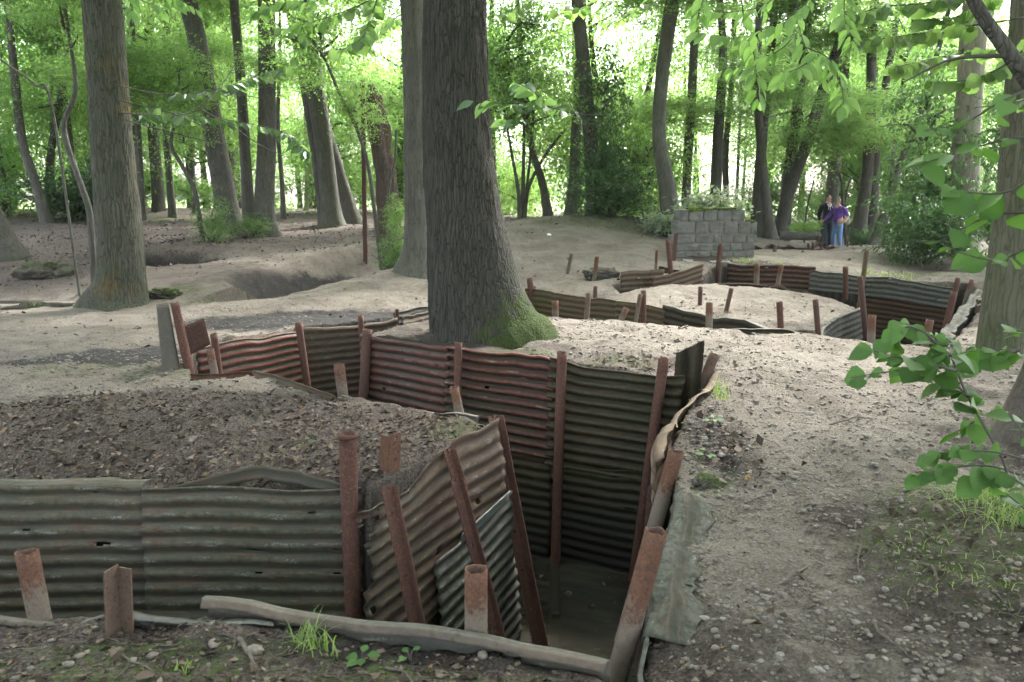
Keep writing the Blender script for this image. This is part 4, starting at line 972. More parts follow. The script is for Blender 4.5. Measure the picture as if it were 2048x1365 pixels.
CR = [cloud('crown_a', 300, 24, (2.6, 2.6, 3.6), 0.13, L_BACK, 1), cloud('crown_b', 260, 24, (3.2, 3.2, 2.8), 0.14, L_BACK, 2),
      cloud('crown_c', 340, 21, (2.4, 2.4, 4.6), 0.12, L_BACK, 3), cloud('crown_d', 240, 25, (3.6, 3.4, 2.2), 0.13, L_LIGHT, 4)]
SHR = [cloud('shrub_a', 130, 34, (1.25, 1.25, 1.0), 0.085, L_BACK, 11, spread=0.22), cloud('shrub_b', 170, 30, (1.0, 1.0, 1.7), 0.08, L_BACK, 12, spread=0.22),
       cloud('shrub_c', 120, 36, (1.5, 1.3, 0.7), 0.09, L_LIGHT, 13, spread=0.22)]
SHD = [cloud('dark_shrub_a', 150, 30, (1.2, 1.0, 1.3), 0.12, L_DARK, 21, spread=0.22), cloud('dark_shrub_b', 150, 30, (0.9, 0.9, 1.9), 0.11, L_DARK, 22, spread=0.2)]
SIL = cloud('silver_shrub', 80, 22, (1.0, 0.6, 0.7), 0.14, L_SILVER, 31, spread=0.26, wid=0.75, shell=0.45)

def add_crown(t, ch, loc, rz, scale, nm='crown'):
    c = link(nm, ch[0], t, loc, (0, 0, rz), scale)
    if ch[1]: link('limbs', ch[1], t, loc, (0, 0, rz), scale)['kind'] = 'stuff'
    return c
def tree_px(label, pts, Y, mat, seg=14, crown=None, top=None, group=None, flare=0.25, name='tree', moss=0.7, moss_h=0.6, bark=0.012, rows=None, seed=0, cat='tree', dY=0.0, lean_on=True, root_dirs=(), lobes=5, bump_amp=0.05, moss_dir=None):
    """pts from the foot upwards: (px, py, width)"""
    sp = []
    for i, (px, py, w) in enumerate(pts):
        p = D(px, py, Y + dY * i / max(1, len(pts) - 1)); r = w * p[1] * (p[1] / math.hypot(p[0], p[1])) / FPX / 2
        sp.append((*p, r))
    x0, y0 = sp[0][0], sp[0][1]; g = gz(x0, y0)
    sp[0] = (x0, y0, min(sp[0][2], g) , sp[0][3])
    foot = (x0 - (sp[1][0] - x0) * 0.05, y0, sp[0][2] - 0.22, sp[0][3] * 1.05)
    sp = [foot] + sp
    a, b = np.array(sp[-2]), np.array(sp[-1])
    if top:
        dv = (b[:3] - a[:3]) / max(0.3, np.linalg.norm(b[:3] - a[:3])); dv[0] *= 0.6; dv[1] *= 0.3
        dv /= np.linalg.norm(dv)
        h = top - b[2]
        if h > 0.3:
            for k in (0.35, 0.7, 1.0):
                sp.append((*(b[:3] + dv * h * k / max(dv[2], 0.4)), b[3] * (1 - 0.6 * k)))
    t = thing(name, label, cat, (x0, y0, g), group=group)
    S = np.array(sp); S[:, :3] -= np.array([x0, y0, g])
    S0 = S.copy()
    link('trunk', trunk_mesh('trunk', S0, mat, seg, rows, bark, flare, lobes, moss_h, moss, seed, bump_amp, root_dirs, moss_dir), t)
    if crown is not None:
        e = S[-1]
        ch, sc = crown
        if isinstance(ch, int): ch = CR[ch]
        add_crown(t, ch, (e[0], e[1], e[2]), seed * 1.3, sc)
        if Y < 16:  # extra unseen crowns over near trees, added to shade the foreground
            rq = random.Random(seed)
            for q in range(3): add_crown(t, CR[(seed + q) % 4], (e[0] + rq.uniform(-3.2, 3.2), e[1] + rq.uniform(-3.2, 2.2), max(e[2], 9.3) + rq.uniform(0, 2.6)), rq.uniform(0, 6.28), (1.3, 1.3, 0.8))
    return t

main = tree_px('thick ridged tree trunk with mossy root beside the deep trench', [(975, 698, 205), (960, 650, 200), (944, 560, 178), (931, 450, 152), (919, 350, 137), (911, 200, 126), (909, 0, 120)], 8.25, B_MAIN,
               160, (0, 1.15), 9.5, flare=0.16, moss=1.6, moss_h=0.6, bark=0.03, rows=520, seed=2, root_dirs=((R(-15), 0.34, 0.36), (R(-75), 0.12, 0.2), (R(150), 0.03, 0.25)), lobes=6, bump_amp=0.025, moss_dir=R(-28))
tree_px('stout green-grey ridged tree with flared foot on bare ground', [(238, 600, 122), (243, 560, 102), (240, 480, 96), (228, 330, 88), (218, 200, 82), (203, 0, 76)], 12.7, B_LEFT,
        90, (1, 1.0), 9.0, flare=0.22, moss=0.75, moss_h=0.5, bark=0.022, rows=300, seed=5, root_dirs=((R(180), 0.14, 0.22), (R(-140), 0.12, 0.2)), lobes=5, bump_amp=0.025)
tree_px('grey tree with spreading foot close behind the thick ridged tree', [(828, 540, 60), (832, 490, 44), (832, 380, 43), (829, 200, 45), (824, 0, 46)], 14.4, B_GREY, 40, (2, 1.0), 10, flare=0.35, seed=3, bark=0.015, rows=140, root_dirs=((R(200), 0.18, 0.3),))
WOOD = [
 ('dark leaning tree foot at the edge of the leafy slope', [(18, 492, 66), (-5, 450, 48), (-30, 380, 42), (-60, 200, 40)], 18, B_DARK, (1, 0.9), 9),
 ('slender curved tree with a kinked foot on the leafy slope', [(92, 428, 26), (72, 370, 20), (46, 290, 19), (34, 200, 18), (22, 80, 15), (14, 0, 14)], 25, B_DARK, (2, 0.8), 10),
 ('pale thin tree behind the slender curved one', [(106, 405, 20), (100, 330, 17), (113, 240, 15), (126, 170, 15), (140, 60, 12)], 29, B_GREY, (0, 0.8), 11),
 ('thin grey tree half hidden by the stout green-grey tree', [(180, 415, 20), (186, 350, 17), (196, 280, 15), (205, 150, 14)], 27, B_GREY, (2, 0.7), 10),
 ('broad dark trunk in the gap left of the forked pair', [(318, 425, 28), (314, 360, 24), (306, 250, 22), (300, 80, 20)], 31, B_DARK, (0, 1.0), 13),
 ('slim grey trunk next to the broad dark one', [(346, 430, 17), (340, 370, 15), (332, 250, 14), (335, 60, 13)], 28, B_GREY, (2, 0.8), 12),
 ('big dark tree leaning to the stout tree, one of the forked pair', [(466, 466, 56), (456, 420, 46), (432, 290, 42), (402, 120, 38), (376, 0, 36)], 20, B_DARK, (1, 1.0), 9),
 ('straight dark tree between the forked pair', [(497, 452, 26), (494, 380, 24), (484, 200, 20), (468, 0, 17)], 21.5, B_DARK, (2, 0.9), 10),
 ('big grey-brown tree with buttressed foot, one of the forked pair', [(532, 468, 56), (528, 420, 42), (534, 280, 37), (534, 140, 34), (533, 0, 33)], 20, B_DARK, (0, 1.0), 10),
 ('leaning twin-stemmed tree with a splayed foot', [(664, 450, 50), (660, 405, 38), (646, 280, 36), (626, 150, 36), (606, 0, 33)], 23, B_GREY, (1, 1.0), 11),
 ('dark tree leaning out behind the splayed foot', [(708, 436, 34), (692, 395, 28), (664, 300, 24), (628, 180, 22), (596, 90, 20)], 24.5, B_DARK, (3, 0.8), 10),
 ('thin bare sapling trunk behind the splayed-foot tree', [(566, 425, 12), (564, 370, 9), (556, 250, 8), (560, 100, 7)], 26, B_GREY, (3, 0.5), 9),
 ('slim pale trunk at the sunlit mound', [(612, 405, 10), (614, 330, 9), (612, 200, 8), (616, 60, 8)], 30, B_PALE, (2, 0.6), 11),
 ('bent grey trunk beyond the coppiced stems', [(1097, 432, 20), (1090, 395, 16), (1083, 360, 15), (1060, 280, 13), (1045, 150, 12)], 25, B_GREY, (0, 0.7), 11),
 ('grey trunk leaning behind the mossy bush mound', [(1140, 425, 26), (1146, 380, 22), (1150, 300, 20), (1160, 120, 18)], 24, B_GREY, (2, 0.8), 11),
 ('tall dark trunk rising out of the holly bush', [(1188, 425, 30), (1185, 330, 28), (1172, 180, 26), (1160, 60, 26), (1155, 0, 24)], 21, B_DARK, (0, 1.0), 11),
 ('tall mossy tree growing behind the block wall', [(1349, 418, 42), (1334, 370, 34), (1318, 270, 27), (1322, 170, 26), (1336, 60, 28), (1344, 0, 28)], 19.5, B_GREY, (1, 0.9), 9.5),
 ('dark slim tree next to the mossy one behind the block wall', [(1372, 400, 18), (1375, 330, 18), (1383, 200, 17), (1392, 0, 15)], 24, B_DARK, (2, 0.8), 11),
 ('grey trunk above the silvery shrub', [(1430, 400, 24), (1434, 320, 22), (1440, 220, 19), (1446, 100, 15), (1440, 0, 13)], 24, B_GREY, (0, 0.8), 11),
 ('thin trunk beside the grey one above the silvery shrub', [(1455, 400, 13), (1452, 300, 12), (1462, 180, 10), (1470, 0, 9)], 27, B_GREY, (2, 0.7), 12),
 ('dark straight trunk behind the slim tree by the block wall', [(1512, 462, 27), (1517, 400, 24), (1526, 260, 20), (1540, 120, 17), (1550, 0, 15)], 25.5, B_DARK, (3, 0.9), 11),
 ('slim light-edged tree with mossy foot right of the block wall', [(1541, 478, 30), (1533, 410, 20), (1521, 280, 17), (1514, 170, 15), (1520, 0, 13)], 23.5, B_GREY, (2, 0.8), 10.5),
 ('smooth tree leaning strongly towards the pale beech', [(1556, 458, 26), (1574, 400, 25), (1612, 290, 23), (1650, 170, 22), (1690, 60, 20), (1720, -20, 19)], 25, B_DARK, (1, 0.9), 11),
 ('straight grey tree directly behind the two men', [(1650, 492, 42), (1660, 420, 28), (1672, 300, 26), (1684, 180, 24), (1690, 60, 22)], 28.5, B_GREY, (0, 0.9), 11),
 ('grey tree with a scarred stem right of the two men', [(1712, 492, 40), (1722, 430, 28), (1736, 330, 23), (1742, 200, 20), (1744, 80, 19), (1750, 0, 18)], 24.5, B_GREY, (2, 0.9), 10.5),
 ('dark tree close behind the scarred stem', [(1738, 488, 26), (1746, 420, 22), (1752, 300, 17), (1770, 180, 15), (1790, 60, 13)], 27, B_DARK, (3, 0.8), 11),
 ('mossy stem slanting up from the foot of the scarred tree', [(1740, 492, 22), (1760, 450, 18), (1778, 400, 17), (1800, 330, 15), (1850, 200, 13)], 23.5, B_DARK, (1, 0.6), 9),
 ('pale smooth beech trunk behind the right-hand thicket', [(1933, 492, 62), (1934, 430, 57), (1932, 300, 56), (1940, 180, 54), (1948, 60, 52)], 17.5, B_PALE, (1, 1.0), 9),
]
for i, (lab, pts, Y, mt, cr, top) in enumerate(WOOD):
    tree_px(lab, pts, Y, mt, 22, cr, top, seed=i + 10, bark=0.012 if mt is not B_PALE else 0.0, rows=60, moss=0.75 if mt is not B_PALE else 0.25, flare=0.3 if mt is not B_PALE else 0.15)
rs = random.Random(4)
for tr_ in [o for o in COL.objects if o.name.split('.')[0] == 'tree' and o.location.y > 16]:
    Yt = tr_.location.y; k = COL.objects.find(tr_.name)
    for q in range(3):
        zz_ = rs.uniform(3.0, 7.8); add_crown(tr_, (SHR[q % 2][0], None), (rs.choice((-1, 1)) * rs.uniform(1.1, 2.4), rs.uniform(-2.2, 1.0), zz_), rs.uniform(0, 6.28), (rs.uniform(0.9, 1.4), 1.1, rs.uniform(0.35, 0.6)), 'leaf_spray')
# second stem of the leaning twin tree
tree_px('broken-off grey stem joined to the leaning twin-stemmed tree', [(652, 440, 30), (640, 350, 26), (622, 230, 25), (606, 140, 23), (592, 78, 20)], 23.3, B_GREY, 18, None, None, seed=77, bark=0.012, rows=50)
# shattered dead trunk
tree_px('shattered reddish dead trunk standing behind the grey tree', [(782, 470, 40), (776, 420, 44), (770, 340, 42), (757, 260, 40), (747, 200, 30), (742, 168, 8)], 16.6, B_DEAD, 30, None, None, seed=81, bark=0.09, rows=80, moss=0.1, bump_amp=0.3, flare=0.1)
# right foreground trees
tree_px('green-brown tree with a rotted foot by the pale dented flap', [(2000, 700, 104), (2006, 640, 100), (2020, 540, 96), (2032, 420, 88), (2040, 300, 82), (2050, 140, 78), (2060, 0, 74)], 7.9, B_MOSSY, 70, (2, 1.0), 9, flare=0.12, seed=33, moss=0.6, moss_h=1.2, bark=0.02, rows=200, bump_amp=0.06)
tree_px('dark leaning trunk sweeping up from the path edge', [(2030, 890, 130), (2050, 830, 100), (2090, 740, 95), (2140, 600, 92), (2190, 400, 100), (2250, 150, 92)], 4.9, B_ROOT, 70, (3, 0.9), 9, flare=0.12, seed=36, moss=0.5, moss_h=0.4, bark=0.02, rows=160, bump_amp=0.06, root_dirs=((R(200), 0.22, 0.12),))
tree_px('dark limb crossing the top corner above the thicket', [(2110, 240, 34), (2048, 150, 30), (2010, 95, 27), (1970, 40, 25), (1940, -15, 23)], 4.2, B_DARK, 18, None, None, seed=40, name='overhanging_limb', cat='branch', flare=0, bark=0.004, rows=40) if False else None
# coppice and saplings
def stems(label, name, cat, base, Y, specs, mat, leaves=None, group=None):
    p = D(*base, Y); g = gz(p[0], p[1]); t = thing(name, label, cat, (p[0], p[1], g), group=group)
    for i, pts in enumerate(specs):
        S = []
        for (px, py, w) in pts:
            q = D(px, py, Y + 0.15 * i); S.append((q[0] - p[0], q[1] - p[1], q[2] - g, w * Y / FPX / 2))
        S[0] = (S[0][0], S[0][1], -0.15, S[0][3])
        link('stem', trunk_mesh('stem', np.array(S), mat, 8, 30, 0, 0, 5, 0.5, 0.5, i + 3.3, 0.05), t)
    for (ch, px, py, sc, rz) in (leaves or []):
        q = D(px, py, Y); add_crown(t, ch, (q[0] - p[0], 0, q[2] - g), rz, sc, 'foliage')
    return t
stems('pale S-curved sapling with a long side branch left of the stout tree', 'sapling', 'sapling', (187, 552), 13.2,
      [[(187, 555, 15), (183, 480, 13), (178, 420, 13), (160, 365, 12), (134, 290, 11), (128, 245, 10), (148, 195, 9), (150, 150, 8), (138, 70, 7), (126, -10, 6)],
       [(128, 250, 6), (104, 215, 5), (70, 170, 4.5), (30, 140, 4), (-20, 105, 3)]], B_GREY, [(SHR[1], 120, -40, 0.8, 1.0)])
stems('bare dark bent sapling in front of the forked pair', 'sapling', 'sapling', (405, 472), 18.5, [[(405, 474, 11), (398, 430, 9.5), (388, 380, 9), (366, 335, 8), (345, 300, 7), (343, 275, 7), (352, 240, 6)]], B_DARK, [(SHR[1], 360, 190, 0.8, 0.4)])
stems('fan of coppiced grey stems beside the mossy bush mound', 'coppice', 'coppice', (1044, 440), 21.5,
      [[(1040, 442, 10), (1036, 380, 7), (1022, 300, 5), (1005, 200, 4)], [(1044, 442, 12), (1046, 370, 8), (1048, 270, 6), (1046, 150, 5)], [(1048, 442, 10), (1056, 380, 7), (1085, 320, 6), (1125, 265, 5)], [(1046, 442, 9), (1052, 390, 6), (1062, 300, 5), (1070, 180, 4)]], B_DARK, [(SHR[0], 1050, 200, 1.3, 0.2), (SHR[1], 1010, 110, 1.2, 1.2)])
stems('thin whippy sapling beside the man in black', 'sapling', 'sapling', (1609, 476), 25.0, [[(1609, 478, 4), (1611, 440, 3.2), (1618, 400, 3), (1628, 360, 2.5)]], B_DARK, [(SHR[2], 1612, 455, 0.35, 2.0)])
stems('crooked dark sapling behind the purple sweater man', 'sapling', 'sapling', (1694, 480), 26.5, [[(1696, 482, 6), (1688, 440, 5), (1685, 400, 5), (1684, 370, 4), (1678, 345, 4)], [(1686, 390, 3.5), (1696, 372, 3), (1716, 362, 2.5)]], B_DARK)
stems('thin arching stems leaning left over the shattered trunk', 'sapling', 'sapling', (772, 492), 15.8, [[(764, 496, 9), (750, 430, 8), (736, 330, 7), (714, 260, 7), (680, 190, 6), (650, 120, 5), (618, 70, 4)], [(770, 496, 6), (776, 400, 5), (790, 320, 4.5), (792, 260, 4)]], B_GREY, [(SHR[1], 790, 430, 0.26, 0.3), (SHR[0], 640, 60, 0.9, 0.9), (SHR[1], 715, 210, 0.5, 2.2)])

# ---- shrubs
def shrub(label, px, py, Y, ch, sc, rz=0.0, group=None, name='shrub', lift_=0.6, cat='shrub'):
    p = D(px, py, Y); g = gz(p[0], p[1])
    t = thing(name, label, cat, (p[0], p[1], g), group=group)
    s3 = sc if hasattr(sc, '__len__') else (sc, sc, sc)
    zr = {0: 1.0}.get(0)
    add_crown(t, ch, (0, 0, lift_ * s3[2]), rz, s3, 'foliage')
    mb = MB()
    for k in range(4):
        a = k * 1.6 + rz; mb.tube(catmull([(0.05 * math.cos(a), 0.05 * math.sin(a), -0.1), (0.15 * math.cos(a), 0.15 * math.sin(a), 0.35 * s3[2]), (0.4 * math.cos(a), 0.4 * math.sin(a), 0.9 * s3[2])], 6), np.linspace(0.02, 0.008, 6), 5)
    link('stem', mb.mesh('stem', B_DARK), t)
    return t
shrub('dense dark holly bush on the mossy mound', 1225, 428, 20.4, SHD[0], (0.95, 0.9, 0.7), 0.3, lift_=0.95)
shrub('tall dark holly growth around the trunk above the mossy mound', 1200, 425, 20.8, SHD[1], (0.8, 0.8, 1.1), 1.3, lift_=1.7)
shrub('green bush filling the gap between the holly and the mossy tree', 1290, 430, 21.5, SHR[0], (1.2, 1.0, 1.5), 2.3, lift_=1.0)
shrub('pale silvery-leaved shrub right behind the block wall', 1425, 440, 18.0, SIL, (0.72, 0.7, 0.62), 0.0, lift_=1.35)
shrub('low silvery shrub sprawling at the foot of the mossy tree', 1330, 425, 19.2, SIL, (0.5, 0.6, 0.45), 1.7, lift_=0.6)
shrub('dark bushy thicket below the pale beech', 1850, 505, 16.5, SHD[0], (0.95, 0.9, 0.75), 0.9, lift_=0.95)
shrub('tall dark thicket left of the pale beech', 1830, 500, 18.0, SHD[1], (1.2, 1.0, 1.2), 2.1, lift_=1.6)
shrub('dark-leaved bush right of the pale beech', 2020, 500, 15.5, SHD[1], (1.0, 1.0, 1.1), 0.4, lift_=1.5)
shrub('small leafy sprout at the foot of the grey tree by the dead trunk', 785, 500, 15.3, SHR[1], (0.32, 0.3, 0.36), 0.2, lift_=1.0)
shrub('low leafy growth around the feet of the forked pair', 500, 470, 19.4, SHR[0], (0.4, 0.35, 0.32), 1.1, lift_=0.8)
shrub('small bush by the bare bent sapling', 425, 470, 18.6, SHR[1], (0.45, 0.4, 0.5), 0.7, lift_=0.9)
shrub('dark leafy bush behind the stout green-grey tree', 150, 425, 26.5, SHD[0], (1.4, 1.0, 0.9), 0.5, lift_=0.9)
shrub('dark leafy bush at the root of the slender curved tree', 215, 425, 27.5, SHD[0], (1.2, 1.0, 1.0), 1.9, lift_=0.9)
shrub('small shrub at the foot of the scarred tree', 1722, 488, 23.6, SHD[0], (0.32, 0.3, 0.3), 0.3, lift_=1.0)
# far understorey, a row of look-alikes
rg = np.random.default_rng(5)
used = []
for k in range(50):
    x = rg.uniform(-34, 34); y = rg.uniform(27, 46)
    if abs(x) > y * 0.78: x *= 0.6
    ch = (SHR + [SHR[0]])[rg.integers(0, 4)]; s = rg.uniform(0.9, 1.7)
    nm_ = 'bright yellow-green spreading' if ch is SHR[2] else ('tall narrow green' if ch is SHR[1] else 'rounded mid-green')
    g = gz(x, y); t = thing('shrub', '%s %s shrub in the understorey far back in the wood' % ('large' if s > 1.35 else 'small', nm_), 'shrub', (x, y, g), group='far understorey shrubs')
    add_crown(t, ch, (0, 0, rg.uniform(0.7, 1.3) * s), rg.uniform(0, 6), (s, s, s * rg.uniform(0.8, 1.5)), 'foliage')
# far trees
for k in range(100):
    y = 26 + 30 * ((k + rg.uniform(0, 1)) / 100) ** 0.9; x = rg.uniform(-0.72, 0.72) * y
    g = gz(x, y); r = rg.uniform(0.07, 0.2); h = rg.uniform(5.5, 9); lx, ly = rg.normal(0, 0.5, 2)
    wk = 'stout' if r > 0.155 else ('middling' if r > 0.11 else 'thin'); bk = ('dark', 'grey', 'dark')[k % 3]; ln = 'upright' if abs(lx) < 0.35 else ('leaning with its top to the open field side' if False else 'leaning')
    low = ', leafy halfway up its stem' if k % 3 == 0 else ', bare below its crown'
    t = thing('tree', '%s %s %s tree%s, far back in the wood' % (wk, bk, ln, low), 'tree', (x, y, g), group='far background trees')
    sp = np.array([(0, 0, -0.2, r * 1.15), (lx * 0.1, ly * 0.1, h * 0.2, r), (lx * 0.5, ly * 0.3, h * 0.6, r * 0.8), (lx, ly, h, r * 0.55), (lx * 1.2, ly, h * 1.4, r * 0.2)])
    link('trunk', trunk_mesh('trunk', sp, (B_DARK, B_GREY, B_DARK)[k % 3], 9, 18, 0, 0.3, 5, 0.8, 0.6, k * 0.7, 0.05), t)
    ch = CR[rg.integers(0, 4)]; s = rg.uniform(0.8, 1.25)
    add_crown(t, ch, (lx, ly, h * rg.uniform(0.75, 1.05)), rg.uniform(0, 6.28), (s, s, s * rg.uniform(0.9, 1.3)))
    if k % 3 == 0:
        c = link('lower_crown', SHR[k % 3][0], t, (lx * 0.4 + rg.normal(0, 0.5), 0, h * 0.42), (0, 0, rg.uniform(0, 6)), (1.3, 1.3, 1.2))
# ================================================================== leafy branches with single leaves
def blade(name, L, prof, mat, fold=0.18, droop=0.12, n=6, tint=0.5, serr=0.0, wave=0.0):
    u = np.linspace(0, 1, n + 1); w = np.interp(u, np.linspace(0, 1, len(prof)), prof) * L / 2
    if serr: w = w * (1 + serr * ((np.arange(n + 1) % 2) * 2 - 1))
    V = []
    for i in range(n + 1):
        z = -droop * L * u[i] ** 2; f = fold * w[i] + wave * L * math.sin(u[i] * 9)
        V += [(u[i] * L, w[i], z + f), (u[i] * L, 0, z), (u[i] * L, -w[i], z + fold * w[i] - wave * L * math.sin(u[i] * 8 + 1))]
    F = [(i * 3 + j, i * 3 + j + 1, i * 3 + j + 4, i * 3 + j + 3) for i in range(n) for j in (0, 1)]
    tv = np.full(len(V), tint); tv[1::3] = np.minimum(tv[1::3] + 0.3, 0.95); tv[0::3] -= 0.12 * (np.arange(n + 1) % 2)
    lv = np.stack([np.repeat(u + 0.02, 3), np.tile([1.0, 0, -1.0], n + 1), np.zeros(3 * n + 3)], 1)
    return mesh_np(name, V, F, mat, True, {'tint': ('FLOAT', tv), 'luv': ('FLOAT_VECTOR', lv)})
ROUND = [0.05, 0.55, 0.86, 0.95, 0.90, 0.72, 0.38, 0.02]
ELL = [0.02, 0.26, 0.40, 0.45, 0.42, 0.33, 0.18, 0.0]
HAZ = [blade('leaf', 1, ROUND, L_HAZEL, 0.12 + 0.05 * k, 0.1 + 0.06 * k, 9, 0.15 + 0.25 * k, 0.035, 0.012) for k in range(4)]
CHE = [blade('leaf', 1, ELL, L_LIGHT, 0.2 + 0.05 * k, 0.08 + 0.08 * k, 7, 0.2 + 0.25 * k, 0.03) for k in range(4)]
DRK = [blade('leaf', 1, ELL, L_DARK, 0.15 + 0.05 * k, 0.08 + 0.08 * k, 6, 0.3 + 0.22 * k) for k in range(4)]
SYC = [blade('leaf', 1, ROUND, L_BACK, 0.15 + 0.05 * k, 0.1 + 0.06 * k, 7, 0.1 + 0.25 * k, 0.06) for k in range(4)]
def orient(dr, nm):
    x = Vector(dr).normalized(); z = Vector(nm); z = (z - x * z.dot(x)).normalized(); y = z.cross(x)
    return Matrix(((x.x, y.x, z.x), (x.y, y.y, z.y), (x.z, y.z, z.z)))
def leafy(label, paths, Y, kinds, size, gap, seed, stem_r=0.005, group=None, mat=None, wob=0.15, cap=295, up=0.75, hang=0.2, tw=0.6, name='leafy_branch'):
    rg = random.Random(seed); q0 = D(paths[0][0][0], paths[0][0][1], Y)
    t = thing(name, label, 'branch', q0, group=group); mb = MB(); n = 0
    for pi, path in enumerate(paths):
        ph = rg.uniform(-1, 1) * wob * 2
        pts = [np.array(D(px, py, Y + ph + wob * rg.uniform(-1, 1) + 0.05 * i)) - np.array(q0) for i, (px, py) in enumerate(path)]
        m = max(8, len(pts) * 5); C = catmull(pts, m)
        mb.tube(C, np.linspace(stem_r, stem_r * 0.35, m), 5)
        L = np.concatenate([[0], np.cumsum(np.linalg.norm(np.diff(C, axis=0), axis=1))])
        s = L[-1] * (0.12 if pi else 0.25); side = 1
        while s < L[-1] and n < cap:
            p = np.array([np.interp(s, L, C[:, i]) for i in range(3)])
            k = min(m - 2, max(0, int(np.searchsorted(L, s)) - 1)); tg = Vector(C[k + 1] - C[k]).normalized()
            sd = tg.cross(Vector((0, 0, 1)));  sd = sd.normalized() if sd.length > 0.05 else Vector((1, 0, 0))
            for _ in range(rg.choice((1, 1, 2))):
                if n >= cap: break
                last = s > L[-1] * 0.93
                dr = tg * (1.0 if last else rg.uniform(0.2, 0.7)) + sd * side * (0.25 if last else tw * rg.uniform(0.7, 1.4)) + Vector((rg.uniform(-.3, .3), rg.uniform(-.3, .3), -hang + rg.uniform(-.3, .2)))
                nm = Vector((rg.uniform(-.45, .45), rg.uniform(-.95, .1), up + rg.uniform(-.25, .25)))
                sz = size * rg.uniform(0.5, 1.25)
                pet = p + np.array(dr.normalized()) * 0.12 * sz
                o = link('leaf', kinds[rg.randrange(len(kinds))], t)
                o.matrix_local = Matrix.Translation(pet) @ orient(dr, nm).to_4x4() @ Matrix.Diagonal((sz, sz, sz, 1))
                n += 1; side = -side
            s += gap * rg.uniform(0.6, 1.4)
    link('stem', mb.mesh('stem', mat or B_DARK), t)
    return t
leafy('hazel branch with round toothed leaves reaching over the path', [
    [(2015, 945), (1998, 906), (1936, 794), (1914, 743), (1900, 710), (1874, 688), (1830, 655), (1812, 648)], [(1914, 743), (1880, 733), (1850, 724), (1800, 716), (1748, 702)], [(1905, 735), (1850, 735), (1790, 742), (1700, 756)],
    [(1874, 688), (1845, 664), (1810, 655), (1775, 690)], [(1936, 794), (1915, 775), (1880, 770)], [(1900, 712), (1905, 690), (1885, 672)], [(1960, 836), (1940, 850), (1925, 868)]], 2.95, HAZ, 0.082, 0.035, 3, 0.006, wob=0.06)
leafy('low hazel spray with dark round leaves above the grass', [[(2070, 925), (1998, 906), (1950, 902), (1890, 905), (1848, 922)], [(2040, 950), (1975, 932), (1890, 938), (1825, 960)], [(2070, 990), (2030, 960), (1990, 945), (1950, 960)], [(2075, 900), (2035, 850), (2012, 825)], [(2075, 1040), (2040, 1010), (2010, 985)]], 2.85, HAZ, 0.082, 0.034, 4, 0.005, wob=0.06)
leafy('light green hazel twig in front of the rotted tree foot', [[(2075, 722), (2030, 705), (1985, 698), (1925, 706)], [(2040, 700), (2000, 718), (1950, 735)], [(2075, 668), (2035, 660), (1995, 640)]], 3.1, HAZ, 0.08, 0.04, 6, 0.004, wob=0.05)
leafy('big soft round leaves hanging close before the pale beech', [[(2075, 170), (2000, 205), (1930, 245), (1850, 262)], [(2075, 270), (1990, 285), (1900, 310), (1825, 335)], [(2075, 350), (2010, 385), (1935, 385), (1870, 372)], [(2075, 425), (1990, 430), (1930, 455), (1880, 482), (1810, 480)], [(2075, 485), (2000, 520), (1935, 510), (1890, 492)]], 2.5, HAZ, 0.088, 0.075, 8, 0.004, wob=0.1)
leafy('large sprays of round leaves under the top corner limb', [[(2080, 30), (1990, 45), (1880, 60), (1790, 75), (1700, 85)], [(2080, 110), (1980, 100), (1880, 115), (1790, 135)], [(1960, -20), (1860, 5), (1760, 15), (1690, 40)], [(2080, 70), (2010, 130), (1940, 160), (1860, 165)], [(2000, -20), (1930, 30), (1850, 40)], [(2080, 190), (2010, 210), (1950, 215)]], 6.0, SYC, 0.105, 0.028, 9, 0.008, wob=0.4, hang=0.5, up=0.4)
leafy('bright backlit chestnut leaves drooping in a spray from above', [
    [(1590, -30), (1600, 60), (1625, 120), (1662, 165)], [(1480, -30), (1490, 50), (1508, 110), (1514, 165), (1518, 205)], [(1650, -30), (1570, 40), (1480, 70), (1398, 62)], [(1600, 60), (1560, 100), (1500, 128), (1432, 142)],
    [(1612, 95), (1660, 120), (1682, 170), (1688, 212)], [(1560, -30), (1530, 10), (1450, 25), (1385, 10)], [(1625, 120), (1590, 140), (1560, 150)], [(1690, -30), (1690, 40), (1712, 90)], [(1420, -30), (1405, 0), (1395, 40)]], 5.0, CHE, 0.105, 0.032, 12, 0.004, wob=0.25, hang=0.75, up=0.55, tw=0.8)
leafy('wide flat spray of dark leaves beside the stout green-grey tree', [
    [(235, 170), (330, 190), (430, 180), (520, 150), (572, 138)], [(235, 200), (340, 225), (450, 240), (560, 262), (615, 305)], [(240, 225), (330, 232), (400, 215), (470, 130), (475, 95)], [(400, 218), (460, 250), (520, 290), (595, 325)],
    [(250, 240), (330, 262), (410, 282), (470, 290)], [(430, 180), (480, 190), (545, 200)], [(340, 225), (400, 250), (430, 265)]], 10.8, DRK + SYC[:2], 0.15, 0.042, 15, 0.010, wob=0.8, hang=0.55, up=0.3)
leafy('bright leaf tips dangling at the top beside the stout tree', [[(240, -30), (280, 0), (330, 18)], [(320, -30), (360, 0), (400, 22)], [(270, -30), (262, 5), (268, 25)]], 7.0, CHE, 0.12, 0.05, 16, 0.004, hang=0.6)
leafy('light green branch fanning across the twin-stemmed tree', [[(800, -30), (720, 10), (640, 40), (560, 60)], [(760, -20), (740, 40), (720, 80), (660, 110)], [(700, -30), (640, 0), (560, 10), (500, 30)], [(640, 40), (610, 80), (590, 120)], [(800, 30), (760, 60), (740, 100)]], 9.5, CHE + SYC[:2], 0.12, 0.04, 18, 0.007, wob=0.7, hang=0.5, up=0.35)
